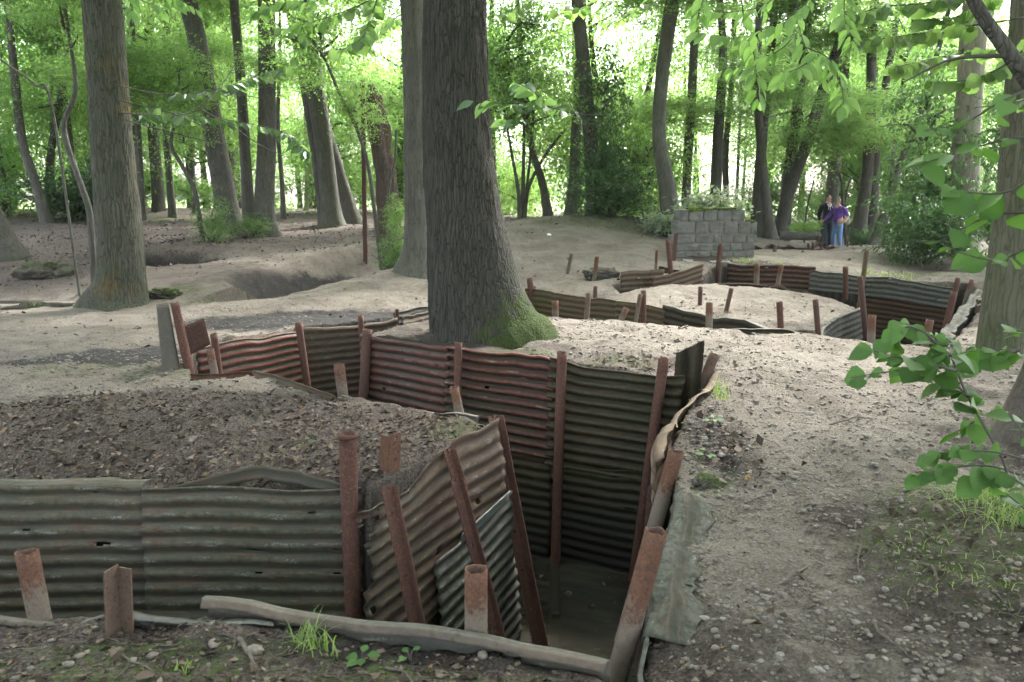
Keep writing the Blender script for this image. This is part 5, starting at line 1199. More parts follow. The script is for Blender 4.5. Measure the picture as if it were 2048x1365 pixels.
leafy('thin twig with long pointed leaves before the thick ridged tree', [[(1215, 232), (1150, 228), (1100, 215), (1045, 209), (975, 205), (935, 200)], [(1100, 215), (1060, 180), (1030, 165)], [(1045, 209), (1040, 235), (1000, 245)], [(1150, 228), (1130, 190), (1105, 168)], [(1150, 228), (1170, 250), (1200, 245)]], 5.8, CHE + DRK, 0.12, 0.045, 21, 0.004, wob=0.2, hang=0.3, up=0.35, cap=60)
leafy('high branch of small leaves above the thick ridged tree', [[(1100, -30), (1040, 20), (1000, 30)], [(1250, -30), (1180, 10), (1100, 30)], [(1330, -30), (1260, 30), (1200, 60)]], 9, SYC, 0.12, 0.07, 23, 0.006, wob=0.5)
# the limb across the top corner
tl = thing('overhanging_limb', 'bare dark limb slanting across the top corner above the thicket', 'branch', D(2120, 250, 4.3))
C = catmull([np.array(D(x, y, 4.3)) - np.array(D(2120, 250, 4.3)) for x, y in ((2120, 250), (2048, 150), (2010, 95), (1970, 40), (1935, -20))], 30)
S = np.column_stack([C, np.linspace(0.044, 0.030, 30)])
link('limb', trunk_mesh('limb', S, B_DARK, 14, 40, 0, 0, 5, 0.5, 0.2, 4.4, 0.08), tl)
mb = MB(); mb.tube(catmull([C[12], C[12] + np.array([-0.25, 0.1, 0.0]), C[12] + np.array([-0.5, 0.1, -0.12])], 8), np.linspace(0.012, 0.004, 8), 6)
link('twig', mb.mesh('twig', B_DARK), tl)

# ================================================================== loose things on the ground
gxi, gyi = gx, gy
_attr = {'path': a_path.reshape(GX.shape), 'litter': a_litter.reshape(GX.shape), 'mud': a_mud.reshape(GX.shape), 'moss': a_moss.reshape(GX.shape)}
SD2 = SDF.reshape(GX.shape)
def samp(x, y, A):
    i = np.clip(np.searchsorted(gyi, y), 0, len(gyi) - 1); j = np.clip(np.searchsorted(gxi, x), 0, len(gxi) - 1)
    return A[i, j]
def scatter(n, y0, y1, weight, seed, half=0.70):
    rg = np.random.default_rng(seed); u = rg.uniform(0, 1, n * 6)
    y = y0 * (y1 / y0) ** u                      # denser close by
    x = rg.uniform(-half, half, n * 6) * (y + 0.6)
    k = (rg.uniform(0, 1, n * 6) < weight(x, y)) & (samp(x, y, SD2) < -0.01)
    return x[k][:n], y[k][:n]
def ground_normal(x, y, e=0.03):
    dzx = (samp(x + e, y, GZ) - samp(x - e, y, GZ)) / (2 * e); dzy = (samp(x, y + e, GZ) - samp(x, y - e, GZ)) / (2 * e)
    return np.clip(dzx, -.6, .6), np.clip(dzy, -.6, .6)
def mat_pebble():
    t = MT('flint pebble', 0.75, 0.3); n = t.noise(t.pos(), 60, 4, 0.6); a = t.attr('tint')
    oi = t.n('ShaderNodeObjectInfo').outputs['Random']
    v = t.math('FRACT', t.math('ADD', a, oi))
    c = t.ramp(v, [(0.0, (0.10, 0.087, 0.074)), (0.3, (0.18, 0.16, 0.135)), (0.55, (0.14, 0.134, 0.125)), (0.75, (0.165, 0.128, 0.094)), (0.9, (0.175, 0.162, 0.145)), (1.0, (0.22, 0.21, 0.19))])
    t.col(t.mix(t.mr(n, 0.35, 0.7), t.mix(1.0, c, (0.6, 0.57, 0.54), 'MULTIPLY'), c)); t.bump(n, 0.3, 0.004); return t.m
M_PEB = mat_pebble()
bm = bmesh.new(); bmesh.ops.create_icosphere(bm, subdivisions=1, radius=1)
bm.verts.ensure_lookup_table(); ICO_V = np.array([v.co[:] for v in bm.verts]); ICO_F = np.array([[v.index for v in f.verts] for f in bm.faces]); bm.free()
def pebbles(name, x, y, size, seed):
    rg = np.random.default_rng(seed); n = len(x); z = samp(x, y, GZ)
    sc = np.stack([size * rg.uniform(0.8, 1.5, n), size * rg.uniform(0.7, 1.2, n), size * rg.uniform(0.35, 0.75, n)], 1)
    a = rg.uniform(0, 6.28, n); jit = 1 + rg.uniform(-0.22, 0.22, (n, len(ICO_V), 1))
    v = ICO_V[None] * jit * sc[:, None, :]
    ca_, sa = np.cos(a)[:, None], np.sin(a)[:, None]
    V = np.stack([v[..., 0] * ca_ - v[..., 1] * sa + x[:, None], v[..., 0] * sa + v[..., 1] * ca_ + y[:, None], v[..., 2] + (z + sc[:, 2] * rg.uniform(-0.1, 0.45, n))[:, None]], -1).reshape(-1, 3)
    F = (ICO_F[None] + (np.arange(n) * len(ICO_V))[:, None, None]).reshape(-1, 3)
    return mesh_np(name, V, F, M_PEB, True, {'tint': ('FLOAT', np.repeat(rg.uniform(0, 1, n), len(ICO_V)))})
x, y = scatter(11000, 2.2, 12, lambda x, y: np.clip(samp(x, y, _attr['path']) * 0.7 + 0.12 + 0.25 * ((x > 0.6) & (y < 4.2)), 0, 1) * (0.35 + 0.65 * (vnoise(x * 1.7, y * 1.7, 0, 77) > -0.1)), 1)
x2, y2 = scatter(6500, 3.6, 9.5, lambda x, y: np.clip(samp(x, y, _attr['path']) * 0.9, 0, 1), 6); x = np.concatenate([x, x2]); y = np.concatenate([y, y2])
sz = np.clip(np.random.default_rng(2).lognormal(-4.95, 0.5, len(x)), 0.004, 0.022) * np.clip(0.75 + y * 0.04, 0.8, 1.3)
gv = link('gravel', pebbles('gravel', x, y, sz, 3)); tag(gv, 'small flint gravel strewn over the trodden path and bare earth', 'gravel', kind='stuff')
# bigger stones, one by one
bm = bmesh.new(); bmesh.ops.create_icosphere(bm, subdivisions=2, radius=1); bm.verts.ensure_lookup_table()
I2V = np.array([v.co[:] for v in bm.verts]); I2F = np.array([[v.index for v in f.verts] for f in bm.faces]); bm.free()
def stone_mesh(seed, mat=None, rough=0.25, nm='stone'):
    n = fbm(I2V[:, 0] * 1.1 + seed * 5, I2V[:, 1] * 1.1, I2V[:, 2] * 1.1, 3, seed)
    return mesh_np(nm, I2V * (1 + rough * n)[:, None], I2F, mat or M_PEB, True, {'tint': ('FLOAT', np.full(len(I2V), (seed * 0.37) % 1))})
STM = [stone_mesh(k) for k in range(8)]
rg = np.random.default_rng(9)
spots = [(1860, 1262), (1640, 1330), (1672, 1300), (1480, 1275), (1478, 1168), (1700, 1165), (1600, 1095), (1770, 1185), (1560, 1240), (1930, 1235), (1830, 1140), (1430, 1255), (1520, 1320), (1740, 1060), (1650, 1000), (1590, 960), (1500, 1040), (1690, 930),
         (1545, 1005), (1460, 1115), (1790, 1015), (1410, 1230), (1640, 900), (1585, 880), (1725, 905), (1560, 1300), (1890, 1320), (1980, 1330), (1510, 1205), (1665, 1255), (1710, 1340), (1860, 1080), (1625, 1180), (1770, 1320), (1580, 1345), (1440, 1330), (1500, 930), (1575, 850), (1520, 1300), (1535, 1262), (1498, 1247), (1455, 1215)]
for k, (px, py) in enumerate(spots):
    p = G(px, py, 0.04); s = rg.uniform(0.008, 0.017); g = float(samp(np.array([p[0]]), np.array([p[1]]), GZ)[0])
    o = link('stone', STM[k % 8], None, (p[0], p[1], g - s * 0.05), (0, 0, rg.uniform(0, 6.28)), (s * rg.uniform(1, 1.5), s, s * rg.uniform(0.5, 0.8)))
    tag(o, 'rounded pale flint stone lying on the trodden path', 'stone', 'loose flint stones on the path')
for lab, px, py, s, k in [('white flint stone under the near lip beside the grass tuft', 507, 1293, 0.026, 3), ('dark rounded flint stone below the grey folded strip', 428, 1286, 0.021, 5), ('brown round pebble among the dead leaves of the near lip', 306, 1312, 0.016, 1), ('ochre stone beside the pronged weed', 783, 1303, 0.015, 6), ('orange brick chip in front of the mud-caked pipe', 965, 1287, 0.02, 2),
                          ('dark stone chip in the moss of the near lip', 160, 1323, 0.015, 4)]:
    p = G(px, py, 0.02); g = float(samp(np.array([p[0]]), np.array([p[1]]), GZ)[0])
    tag(link('stone', STM[k], None, (p[0], p[1], g + s * 0.3), (0, 0, k), (s * 1.35, s, s * 0.8)), lab, 'stone')
M_BOULD = mat_bark('mossy boulder', (0.09, 0.08, 0.065), (0.06, 0.055, 0.045), (0.035, 0.048, 0.012), 1, 0.5, 0.5)
bm = bmesh.new(); bmesh.ops.create_icosphere(bm, subdivisions=5, radius=1); bm.verts.ensure_lookup_table()
I4V = np.array([v.co[:] for v in bm.verts]); I4F = np.array([[v.index for v in f.verts] for f in bm.faces]); bm.free()
def boulder(label, px, py, Y, s, seed, moss=0.9):
    p = D(px, py, Y); V = I4V.copy(); n = fbm(V[:, 0] * 1.3 + seed, V[:, 1] * 1.3, V[:, 2] * 1.3, 6, seed, 0.58)
    V = np.sign(V) * np.abs(V) ** 0.85
    V = V * (1 + 0.36 * n)[:, None] * np.array(s)
    me = mesh_np('boulder', V, I4F, M_BOULD, True, {'suv': ('FLOAT_VECTOR', V), 'moss': ('FLOAT', np.clip(moss * (0.35 + 0.6 * I4V[:, 2]) + 0.35 * n, 0, 1.4))})
    return tag(link('boulder', me, None, (p[0], p[1], gz(p[0], p[1]) + s[2] * 0.15)), label, 'boulder')
boulder('low mossy boulder left of the stout green-grey tree', 92, 550, 16.2, (0.52, 0.38, 0.24), 4)
boulder('mossy hummock behind the upright half-round plates', 322, 594, 13.2, (0.30, 0.22, 0.14), 6)
boulder('dark slab of rubble at the hole in the bright bank', 1200, 562, 13.9, (0.30, 0.22, 0.14), 8, 0.1)
boulder('small mossy clod beside the zinc flap', 1408, 985, 4.3, (0.07, 0.06, 0.04), 9)

# dead leaves
def mat_dead():
    t = MT('dead leaf', 1.0, 0.05); a = t.attr('tint'); oi = t.n('ShaderNodeObjectInfo').outputs['Random']
    v = t.math('FRACT', t.math('ADD', a, oi))
    c = t.ramp(v, [(0.0, (0.026, 0.020, 0.016)), (0.4, (0.054, 0.041, 0.032)), (0.7, (0.088, 0.069, 0.054)), (0.88, (0.13, 0.103, 0.081)), (0.98, (0.175, 0.14, 0.11)), (0.993, (0.16, 0.085, 0.04)), (1.0, (0.18, 0.11, 0.04))])
    t.col(c); return t.m
M_DEAD = mat_dead()
def litter(name, x, y, size, seed, lift_=0.012):
    rg = np.random.default_rng(seed); n = len(x); z = samp(x, y, GZ); gxn, gyn = ground_normal(x, y)
    u = np.array([0, .5, .5, 1, .5]); w = np.array([0, .36, -.36, 0, 0]); hgt = np.array([0.0, 1.0, 1.0, 0.25, 0.0])
    a = rg.uniform(0, 6.28, n); L = size * rg.uniform(0.6, 1.3, n); W_ = rg.uniform(0.6, 1.25, n); cur = rg.normal(0.12, 0.16, n); tp = rg.normal(0, 0.22, n); rl = rg.normal(0, 0.25, n)
    lx = (u[None] - 0.5) * L[:, None]; ly = w[None] * (L * W_)[:, None] + rg.normal(0, 0.06, (n, 5)) * L[:, None]
    lz = hgt[None] * (cur * L)[:, None] + lx * tp[:, None] + ly * rl[:, None]
    c, s = np.cos(a)[:, None], np.sin(a)[:, None]
    dx, dy = lx * c - ly * s, lx * s + ly * c
    lz = lz - lz.min(1)[:, None]
    V = np.stack([x[:, None] + dx, y[:, None] + dy, z[:, None] + gxn[:, None] * dx + gyn[:, None] * dy + lz + lift_ * rg.uniform(-0.3, 0.8, n)[:, None]], -1).reshape(-1, 3)
    f = np.array([[0, 2, 4], [0, 4, 1], [4, 2, 3], [1, 4, 3]])
    F = (f[None] + (np.arange(n) * 5)[:, None, None]).reshape(-1, 3)
    return mesh_np(name, V, F, M_DEAD, False, {'tint': ('FLOAT', np.repeat(rg.uniform(0, 1, n), 5))})
x, y = scatter(17000, 2.2, 9, lambda x, y: np.clip(samp(x, y, _attr['litter']) * np.where(y < 3.4, 0.35, 1.0) + 0.02, 0, 1), 21)
tag(link('leaf_litter', litter('leaf_litter', x, y, np.random.default_rng(1).lognormal(-3.85, 0.5, len(x)).clip(0.008, 0.06) * np.where(y < 3.5, 0.75, 1.05), 22)), 'grey-brown leaf litter covering the mound and the near bank', 'leaf litter', kind='stuff')
x, y = scatter(10000, 9, 30, lambda x, y: np.clip(samp(x, y, _attr['litter']) * 0.9 + 0.02, 0, 1), 23)
tag(link('leaf_litter', litter('leaf_litter', x, y, np.random.default_rng(1).uniform(0.035, 0.08, len(x)), 24, 0.02)), 'reddish-brown dead leaves scattered over the slope below the trees', 'leaf litter', kind='stuff')
DL = [blade('dead_leaf', 1, pr, M_DEAD, 0.35, -0.15 + 0.1 * k, 6, tv, 0.12, 0.05) for k, (pr, tv) in enumerate([(ROUND, 0.95), (ELL, 0.75), (ROUND, 0.7), (ELL, 0.86), (ROUND, 0.8)])]
for lab, px, py, s, k in [('orange-brown dead leaf on the moss of the near lip', 270, 1345, 0.06, 0), ('pale curled dead leaf below the flat mud-caked post', 190, 1272, 0.05, 1), ('crumpled grey dead leaf left of the brown pebble', 240, 1290, 0.055, 2), ('long pale dead leaf propped on a twig below the torn strip', 372, 1312, 0.09, 3),
                          ('pale curled dead leaf under the pronged weed', 760, 1318, 0.05, 1), ('torn whitish dead leaf before the mud-caked pipe', 872, 1320, 0.06, 2), ('two-toned dead leaf right of the torn whitish one', 935, 1322, 0.055, 4), ('tan dead leaf at the foot of the zinc flap', 1290, 1355, 0.07, 3), ('brown dead leaf stuck on the path among the stones', 1740, 1085, 0.06, 2),
                          ('reddish dead leaf on the pale ridge of the path', 1563, 681, 0.09, 0), ('yellowish dead leaf on the leaf-strewn mound', 690, 985, 0.07, 4), ('tan leaf on the dark mud behind the red sheet', 505, 640, 0.12, 1), ('pale leaf on the dark mud before the stout tree', 155, 735, 0.12, 3), ('brown leaf by the split end of the dusty sheet edge', 1470, 770, 0.07, 0)]:
    p = G(px, py, 0.05); g = float(samp(np.array([p[0]]), np.array([p[1]]), GZ)[0])
    tag(link('dead_leaf', DL[k], None, (p[0], p[1], g + 0.012), (0.1, 0.15, px * 0.7), s), lab, 'leaf')
for lab, px, py, k in [('dead leaf floating beside the waterlogged pipe', 1085, 1150, 1), ('curled leaf afloat in the middle of the trench water', 1130, 1185, 2), ('brown leaf drifting near the outer corner bar', 1105, 1225, 0), ('pale leaf afloat below the dark corner', 1205, 1165, 3), ('small leaf floating before the leaning rusty pipe', 1190, 1215, 4)]:
    p = G(px, py, -1.58); tag(link('dead_leaf', DL[k], None, p, (0, 0, px), 0.075), lab, 'leaf')
# twigs
M_TWIG = mat_flat('dry twig', (0.05, 0.04, 0.032), (0.11, 0.09, 0.073), 40, coord='pos')
def twig(label, pts, r, z=0.04):
    q = [np.array(G(px, py, z)) for px, py in pts]; C = catmull(q, 14); C[:, 2] = samp(C[:, 0], C[:, 1], GZ) + r * 0.8 + 0.012 * np.sin(np.linspace(0, 3.1, 14))
    mb = MB(); c0 = C[0].copy(); mb.tube(C - c0, np.linspace(r, r * 0.45, 14), 7)
    return tag(link('twig', mb.mesh('twig', M_TWIG), None, c0), label, 'twig')
twig('thick stick poking out below the torn strip of the near lip', [(478, 1282), (495, 1312), (512, 1345)], 0.011, 0.0)
twig('thin twig lying among dead leaves of the near lip', [(225, 1300), (245, 1330), (300, 1350), (345, 1362)], 0.005, 0.0)
twig('forked-looking stick by the pronged weed', [(770, 1330), (800, 1340), (830, 1365)], 0.006, 0.0)
twig('curved twig in the middle of the stony path', [(1615, 1135), (1590, 1165), (1568, 1180)], 0.006)
twig('short pale stick across the stony path', [(1722, 1100), (1715, 1130), (1722, 1160)], 0.006)
twig('dark twig at the grassy side of the path', [(1845, 1150), (1860, 1165), (1878, 1190)], 0.008)
twig('thin twig on the path beyond the dug corner', [(1660, 857), (1690, 855), (1742, 850)], 0.007, 0.1)
twig('long thin twig lying towards the lower path stones', [(1745, 1250), (1770, 1285), (1815, 1315)], 0.006)
twig('pale bent stick at the edge of the second trench', [(1358, 648), (1380, 643), (1405, 632)], 0.012, 0.3)
twig('grey stick lying on the leaf-strewn mound by the panel', [(820, 948), (850, 935), (880, 918)], 0.006, 0.1)
twig('thin stick at the grass below the hazel', [(1890, 1135), (1930, 1138), (1965, 1135)], 0.006, 0.06)
tw = MB(); rg = np.random.default_rng(31)
x, y = scatter(420, 2.3, 9, lambda x, y: 0.5 + 0 * x, 32)
for a, b in zip(x, y):
    an = rg.uniform(0, 6.28); L = rg.uniform(0.04, 0.14); P = np.array([(a + math.cos(an) * L * t + rg.normal(0, .006), b + math.sin(an) * L * t + rg.normal(0, .006), 0) for t in (0, .33, .66, 1)])
    P[:, 2] = samp(P[:, 0], P[:, 1], GZ) + 0.006; tw.tube(P, np.linspace(0.0032, 0.0015, 4), 4)
tag(link('twig_litter', tw.mesh('twig_litter', M_TWIG)), 'tiny broken twigs and stalks scattered on the ground', 'twigs', kind='stuff')

# grass
M_GRASS = mat_leaf('grass blade', (0.07, 0.12, 0.03), (0.24, 0.30, 0.10), 0.45, 0.5)
def grass(label, pts, n, h, seed, spread, z=0.05, width=0.003, droop=0.8, gap=None):
    rg = np.random.default_rng(seed); Vs = []; Fs = []; tint = []; k = 0
    for i in range(n):
        pp = pts[rg.integers(0, len(pts))]; c = G(pp[0], pp[1], z) if len(pp) == 2 else D(*pp); bx, by = c[0] + rg.normal(0, spread), c[1] + rg.normal(0, spread)
        bz = float(samp(np.array([bx]), np.array([by]), GZ)[0]); bz = max(bz, z - 0.25)
        a = rg.uniform(0, 6.28); L = h * rg.uniform(0.45, 1.2); w = width * rg.uniform(0.7, 1.3); dr = droop * rg.uniform(0.3, 1.4)
        t = np.linspace(0, 1, 7); out = L * dr * t ** 1.8 * 0.8; up = L * (t - 0.55 * dr * t ** 2.5)
        X = bx + math.cos(a) * out; Yv = by + math.sin(a) * out; Z = bz + up - 0.01
        ww = w * (1 - t ** 2 * 0.9); nx, ny = -math.sin(a), math.cos(a)
        Vs.append(np.stack([np.stack([X + nx * ww, Yv + ny * ww, Z], 1), np.stack([X - nx * ww, Yv - ny * ww, Z + 0.001], 1)], 1).reshape(-1, 3))
        j = np.arange(6)[:, None] * 2; Fs.append(j + np.array([[0, 1, 3, 2]]) + k); k += 14; tint += [rg.uniform(0, 1)] * 14
    o = link('grass_tuft', mesh_np('grass_tuft', np.vstack(Vs), np.vstack(Fs), M_GRASS, True, {'tint': ('FLOAT', tint)}))
    return tag(o, label, 'grass', kind='stuff')
grass('straggly grass tuft growing at the near lip rail', [(600, 1275), (620, 1285), (650, 1290)], 60, 0.16, 1, 0.035, 0.0)
grass('few thin grass blades in the near bank moss', [(365, 1340), (372, 1345)], 14, 0.08, 2, 0.02, 0.0)
grass('fine tangled grass clump below the hazel leaves', [(1940, 1010), (1985, 1015), (2030, 1030), (2000, 1050), (1960, 990)], 420, 0.17, 3, 0.07, 0.12, 0.0022, 1.1)
grass('grass growing out of the earth behind the dusty sheet edge', [(1445, 800), (1440, 790)], 40, 0.16, 4, 0.04, 0.14)
grass('grass hanging over the bright red sheet', [(1475, 526, 15.25), (1500, 524, 15.2), (1560, 524, 15.1), (1590, 526, 15.05)], 110, 0.2, 5, 0.08, 0.45, 0.005, 1.3)
grass('grass hanging over the long grey top sheet', [(1730, 545, 14.65), (1770, 549, 14.45), (1810, 553, 14.2)], 110, 0.2, 6, 0.08, 0.33, 0.005, 1.3)
grass('sparse grass blades on the green side of the path', [(1800, 1130), (1900, 1150), (1960, 1180), (2020, 1150), (1930, 1090)], 120, 0.07, 7, 0.16, 0.07, 0.002, 1.0)
# small plants
def weed(label, px, py, n, s, seed, z=0.02, mats=None):
    rg = random.Random(seed); p = G(px, py, z); g = float(samp(np.array([p[0]]), np.array([p[1]]), GZ)[0])
    t = thing('weed', label, 'plant', (p[0], p[1], g)); mb = MB()
    for i in range(n):
        a = i * 6.28 / n + rg.uniform(-.3, .3); h = rg.uniform(0.02, 0.05); r = rg.uniform(0.01, 0.03)
        q = Vector((r * math.cos(a), r * math.sin(a), h)); o = link('leaf', (mats or HAZ)[i % 4], t); sz = s * rg.uniform(0.8, 1.2)
        o.matrix_local = Matrix.Translation(q) @ orient((math.cos(a), math.sin(a), rg.uniform(-.1, .3)), (rg.uniform(-.2, .2), -0.3, 1)).to_4x4() @ Matrix.Diagonal((sz, sz * 0.75, sz, 1))
        mb.tube(catmull([(0, 0, -0.02), (q.x * 0.4, q.y * 0.4, h * 0.7), tuple(q)], 5), np.full(5, 0.0018), 4)
    link('stem', mb.mesh('stem', B_GREY), t); return t
weed('dull green weed with pronged leaves under the near lip rail', 722, 1298, 5, 0.055, 1)
weed('tiny seedling beside the pronged weed', 820, 1290, 3, 0.035, 2)
weed('small green weed in the earth behind the dusty sheet edge', 1425, 850, 4, 0.06, 3, 0.12)
weed('small pale weed below the leaning pipe at the flap', 1412, 925, 4, 0.05, 4, 0.08)
weed('bright green sprout in the leaf-strewn mound', 612, 885, 4, 0.04, 5, 0.1, CHE)
weed('thin white-green sprig at the edge of the second trench', 1538, 655, 5, 0.07, 6, 0.25, SYC)

# fuzzy moss on the big root
tr = [c for c in main.children if c.name.startswith('trunk')][0].data
nv = len(tr.vertices); co = np.empty(nv * 3, np.float32); tr.vertices.foreach_get('co', co); co = co.reshape(-1, 3)
no = np.empty(nv * 3, np.float32); tr.vertices.foreach_get('normal', no); no = no.reshape(-1, 3)
ms = np.empty(nv, np.float32); tr.attributes['moss'].data.foreach_get('value', ms)
msn = ms + 0.45 * fbm(co[:, 0] * 7, co[:, 1] * 7, co[:, 2] * 5, 3, 3)
idx = np.where((msn > 0.7) & (co[:, 2] > -0.1) & (co[:, 1] < 0.25))[0]
rg = np.random.default_rng(4); pick = rg.choice(idx, min(22000, len(idx) * 2)) if len(idx) else []
if len(pick):
    P = co[pick] + rg.normal(0, 0.006, (len(pick), 3)); Dv = no[pick] * 1.0 + rg.normal(0, 0.5, (len(pick), 3)) + np.array([0, 0, -0.35])
    Vm, Fm = leaf_arrays(P - 0.003 * no[pick], rg.uniform(0.004, 0.010, len(pick)), no[pick] + rg.normal(0, 0.6, (len(pick), 3)), Dv, 0.1, 0.35)
    mo = link('moss', mesh_np('moss', Vm, Fm, mat_leaf('moss tuft', (0.020, 0.036, 0.006), (0.082, 0.118, 0.022), 0.25, 0.8, spec=0.1), False, {'tint': ('FLOAT', np.repeat(rg.uniform(0, 1, len(pick)), 4))}), main)
    mo['kind'] = 'stuff'
# fallen log and scrap
lg = thing('fallen_log', 'pale fallen log lying on the ground beyond the slim mossy tree', 'log', D(1555, 480, 24.6))
o0 = np.array(D(1555, 480, 24.6)); e = np.array(D(1638, 480, 24.9)) - o0
link('trunk', trunk_mesh('trunk', np.array([(0, 0, 0.1, 0.13), (e[0] * 0.5, e[1] * 0.5, e[2] * 0.5 + 0.12, 0.14), (e[0], e[1], e[2] + 0.1, 0.13)]), B_GREY, 14, 16, 0.01, 0, 5, 0.3, 0.4, 5.5, 0.05), lg) if False else None
C = np.array([o0 * 0 + e * t + np.array([0, 0, 0.12]) for t in np.linspace(0, 1, 12)]); Vt, Ft = tube_arrays(C, 0.14 + 0.01 * np.sin(np.arange(12)), 14)
Ft = np.vstack([Ft, [[0, 4, 7, 11]], [[len(Vt) - 14 + j for j in (0, 4, 7, 11)]]])
link('trunk', mesh_np('trunk', Vt, Ft, B_GREY, True, {'suv': ('FLOAT_VECTOR', Vt[:, [1, 0, 2]]), 'moss': ('FLOAT', 0.3 + 0 * Vt[:, 0])}), lg)
M_WHITE = mat_flat('white paper', (0.7, 0.7, 0.68), (0.8, 0.8, 0.78), 10, bump=0)
p = D(1098, 479, 17.8); tag(link('paper_scrap', stone_mesh(3, M_WHITE, 0.5, 'paper_scrap'), None, (p[0], p[1], gz(p[0], p[1]) + 0.02), (0, 0, 0.4), (0.05, 0.04, 0.025)), 'crumpled white paper scrap on the mossy mound flank', 'litter')
# ================================================================== two visitors
def mat_plain(name, a, b, sc=30, rough=0.85, bump=0.25): return mat_flat(name, a, b, sc, rough, bump, 0.25, 'obj', 0.01)
M_SKIN = mat_plain('skin', (0.46, 0.27, 0.2), (0.52, 0.32, 0.24), 20, 0.55, 0.05)
M_BLACK = mat_plain('black cotton', (0.012, 0.013, 0.018), (0.022, 0.023, 0.03), 14)
M_PURPLE = mat_plain('purple wool', (0.10, 0.045, 0.24), (0.15, 0.07, 0.33), 14)
M_JEAN_D = mat_plain('dark denim', (0.02, 0.026, 0.05), (0.04, 0.05, 0.085), 14)
M_JEAN_B = mat_plain('blue denim', (0.09, 0.18, 0.38), (0.18, 0.30, 0.52), 14)
M_SHOE = mat_plain('white trainer', (0.6, 0.6, 0.6), (0.75, 0.75, 0.75), 20)
M_HAIR = mat_plain('grey hair', (0.16, 0.14, 0.12), (0.26, 0.24, 0.22), 60)
M_HAIRB = mat_plain('brown hair', (0.05, 0.035, 0.025), (0.09, 0.06, 0.04), 60)
M_SHIRT = mat_plain('white shirt', (0.7, 0.7, 0.7), (0.78, 0.78, 0.78), 20)
def person(label, loc, rz, J, E, mats, face_dir, hair_mat):
    """J joint: (pos, rx, ry, region); E edges"""
    names = list(J); bm_ = bmesh.new(); vs = {n: bm_.verts.new(J[n][0]) for n in names}
    for a, b in E: bm_.edges.new((vs[a], vs[b]))
    me = bpy.data.meshes.new('body_base'); bm_.to_mesh(me); bm_.free()
    o = bpy.data.objects.new('body_base', me); COL.objects.link(o)
    m = o.modifiers.new('s', 'SKIN'); 
    for i, n in enumerate(names):
        sv = me.skin_vertices[0].data[i]; sv.radius = (J[n][1], J[n][2]); sv.use_root = (n == 'pelvis')
    m.branch_smoothing = 0.4
    s = o.modifiers.new('u', 'SUBSURF'); s.levels = s.render_levels = 2
    dg = bpy.context.evaluated_depsgraph_get(); ev = bpy.data.meshes.new_from_object(o.evaluated_get(dg))
    bpy.data.objects.remove(o, do_unlink=True)
    t = thing('person', label, 'person', loc, (0, 0, rz))
    nv = len(ev.vertices); V = np.empty(nv * 3); ev.vertices.foreach_get('co', V); V = V.reshape(-1, 3)
    seg = [(np.array(J[a][0]), np.array(J[b][0]), J[b][3]) for a, b in E]
    for mt in mats.values(): ev.materials.append(mt)
    keys = list(mats)
    for p in ev.polygons:
        c = np.array(p.center); best, bd = 0, 1e9
        for a, b, rgn in seg:
            d = b - a; u = np.clip(np.dot(c - a, d) / (np.dot(d, d) + 1e-9), 0, 1); dist = np.linalg.norm(c - a - u * d)
            if dist < bd: bd, best = dist, rgn
        p.material_index = keys.index(best); p.use_smooth = True
    # fingers, nose, ears and eyes join the same mesh
    bm_ = bmesh.new(); bm_.from_mesh(ev)
    def ell(c, r, mi):
        k = bmesh.ops.create_icosphere(bm_, subdivisions=2, radius=1)
        for v in k['verts']: v.co = Vector((v.co.x * r[0], v.co.y * r[1], v.co.z * r[2])) + Vector(c)
        for f in {f for v in k['verts'] for f in v.link_faces}: f.material_index = mi; f.smooth = True
    sk = keys.index('skin')
    h = Vector(J['head'][0]); fd = Vector(face_dir).normalized(); sd = Vector((-fd.y, fd.x, 0))
    ell(h + fd * 0.005, (0.074, 0.078, 0.112), sk)
    ell(h + fd * 0.085 + Vector((0, 0, -0.01)), (0.018, 0.018, 0.026), sk); ell(h + fd * 0.068 + Vector((0, 0, -0.085)), (0.035, 0.035, 0.026), sk)
    for q in (-1, 1):
        ell(h + sd * q * 0.076, (0.02, 0.02, 0.032), sk); ell(h + fd * 0.072 + sd * q * 0.032 + Vector((0, 0, 0.018)), (0.011, 0.011, 0.007), keys.index('dark'))
    ell(h + fd * 0.072 + Vector((0, 0, -0.055)), (0.022, 0.022, 0.006), keys.index('dark'))
    for hn in ('hand_l', 'hand_r'):
        if hn not in J: continue
        wr = Vector(J[hn.replace('hand', 'wrist')][0]); hp = Vector(J[hn][0]); d = (hp - wr).normalized(); ac = d.orthogonal().normalized(); pd = d.cross(ac)
        for q, ln in ((-1.5, 0.065), (-0.5, 0.078), (0.5, 0.074), (1.5, 0.056)):
            for j in range(4):
                ell(hp + ac * q * 0.017 + d * (0.03 + ln * j / 3) + pd * (0.012 * j), (0.0095, 0.0095, 0.0095), sk)
        for j in range(3): ell(hp + ac * -0.035 + d * (0.0 + 0.02 * j) + pd * 0.01, (0.011, 0.011, 0.011), sk)
    bm_.to_mesh(ev); bm_.free()
    ev.name = 'body'; body = link('body', ev, t)
    bm_ = bmesh.new(); bmesh.ops.create_icosphere(bm_, subdivisions=3, radius=1)
    for v in list(bm_.verts):
        if v.co.z < -0.15 - 0.55 * 0 and v.co.dot(fd) > -0.1 or v.co.dot(fd) > 0.55 and v.co.z < 0.62 or v.co.z < -0.55: bm_.verts.remove(v)
    for v in bm_.verts: v.co = Vector((v.co.x * 0.082, v.co.y * 0.086, v.co.z * 0.122)) + h - fd * 0.004
    hm = bpy.data.meshes.new('hair'); bm_.to_mesh(hm); bm_.free(); hm.materials.append(hair_mat)
    for p in hm.polygons: p.use_smooth = True
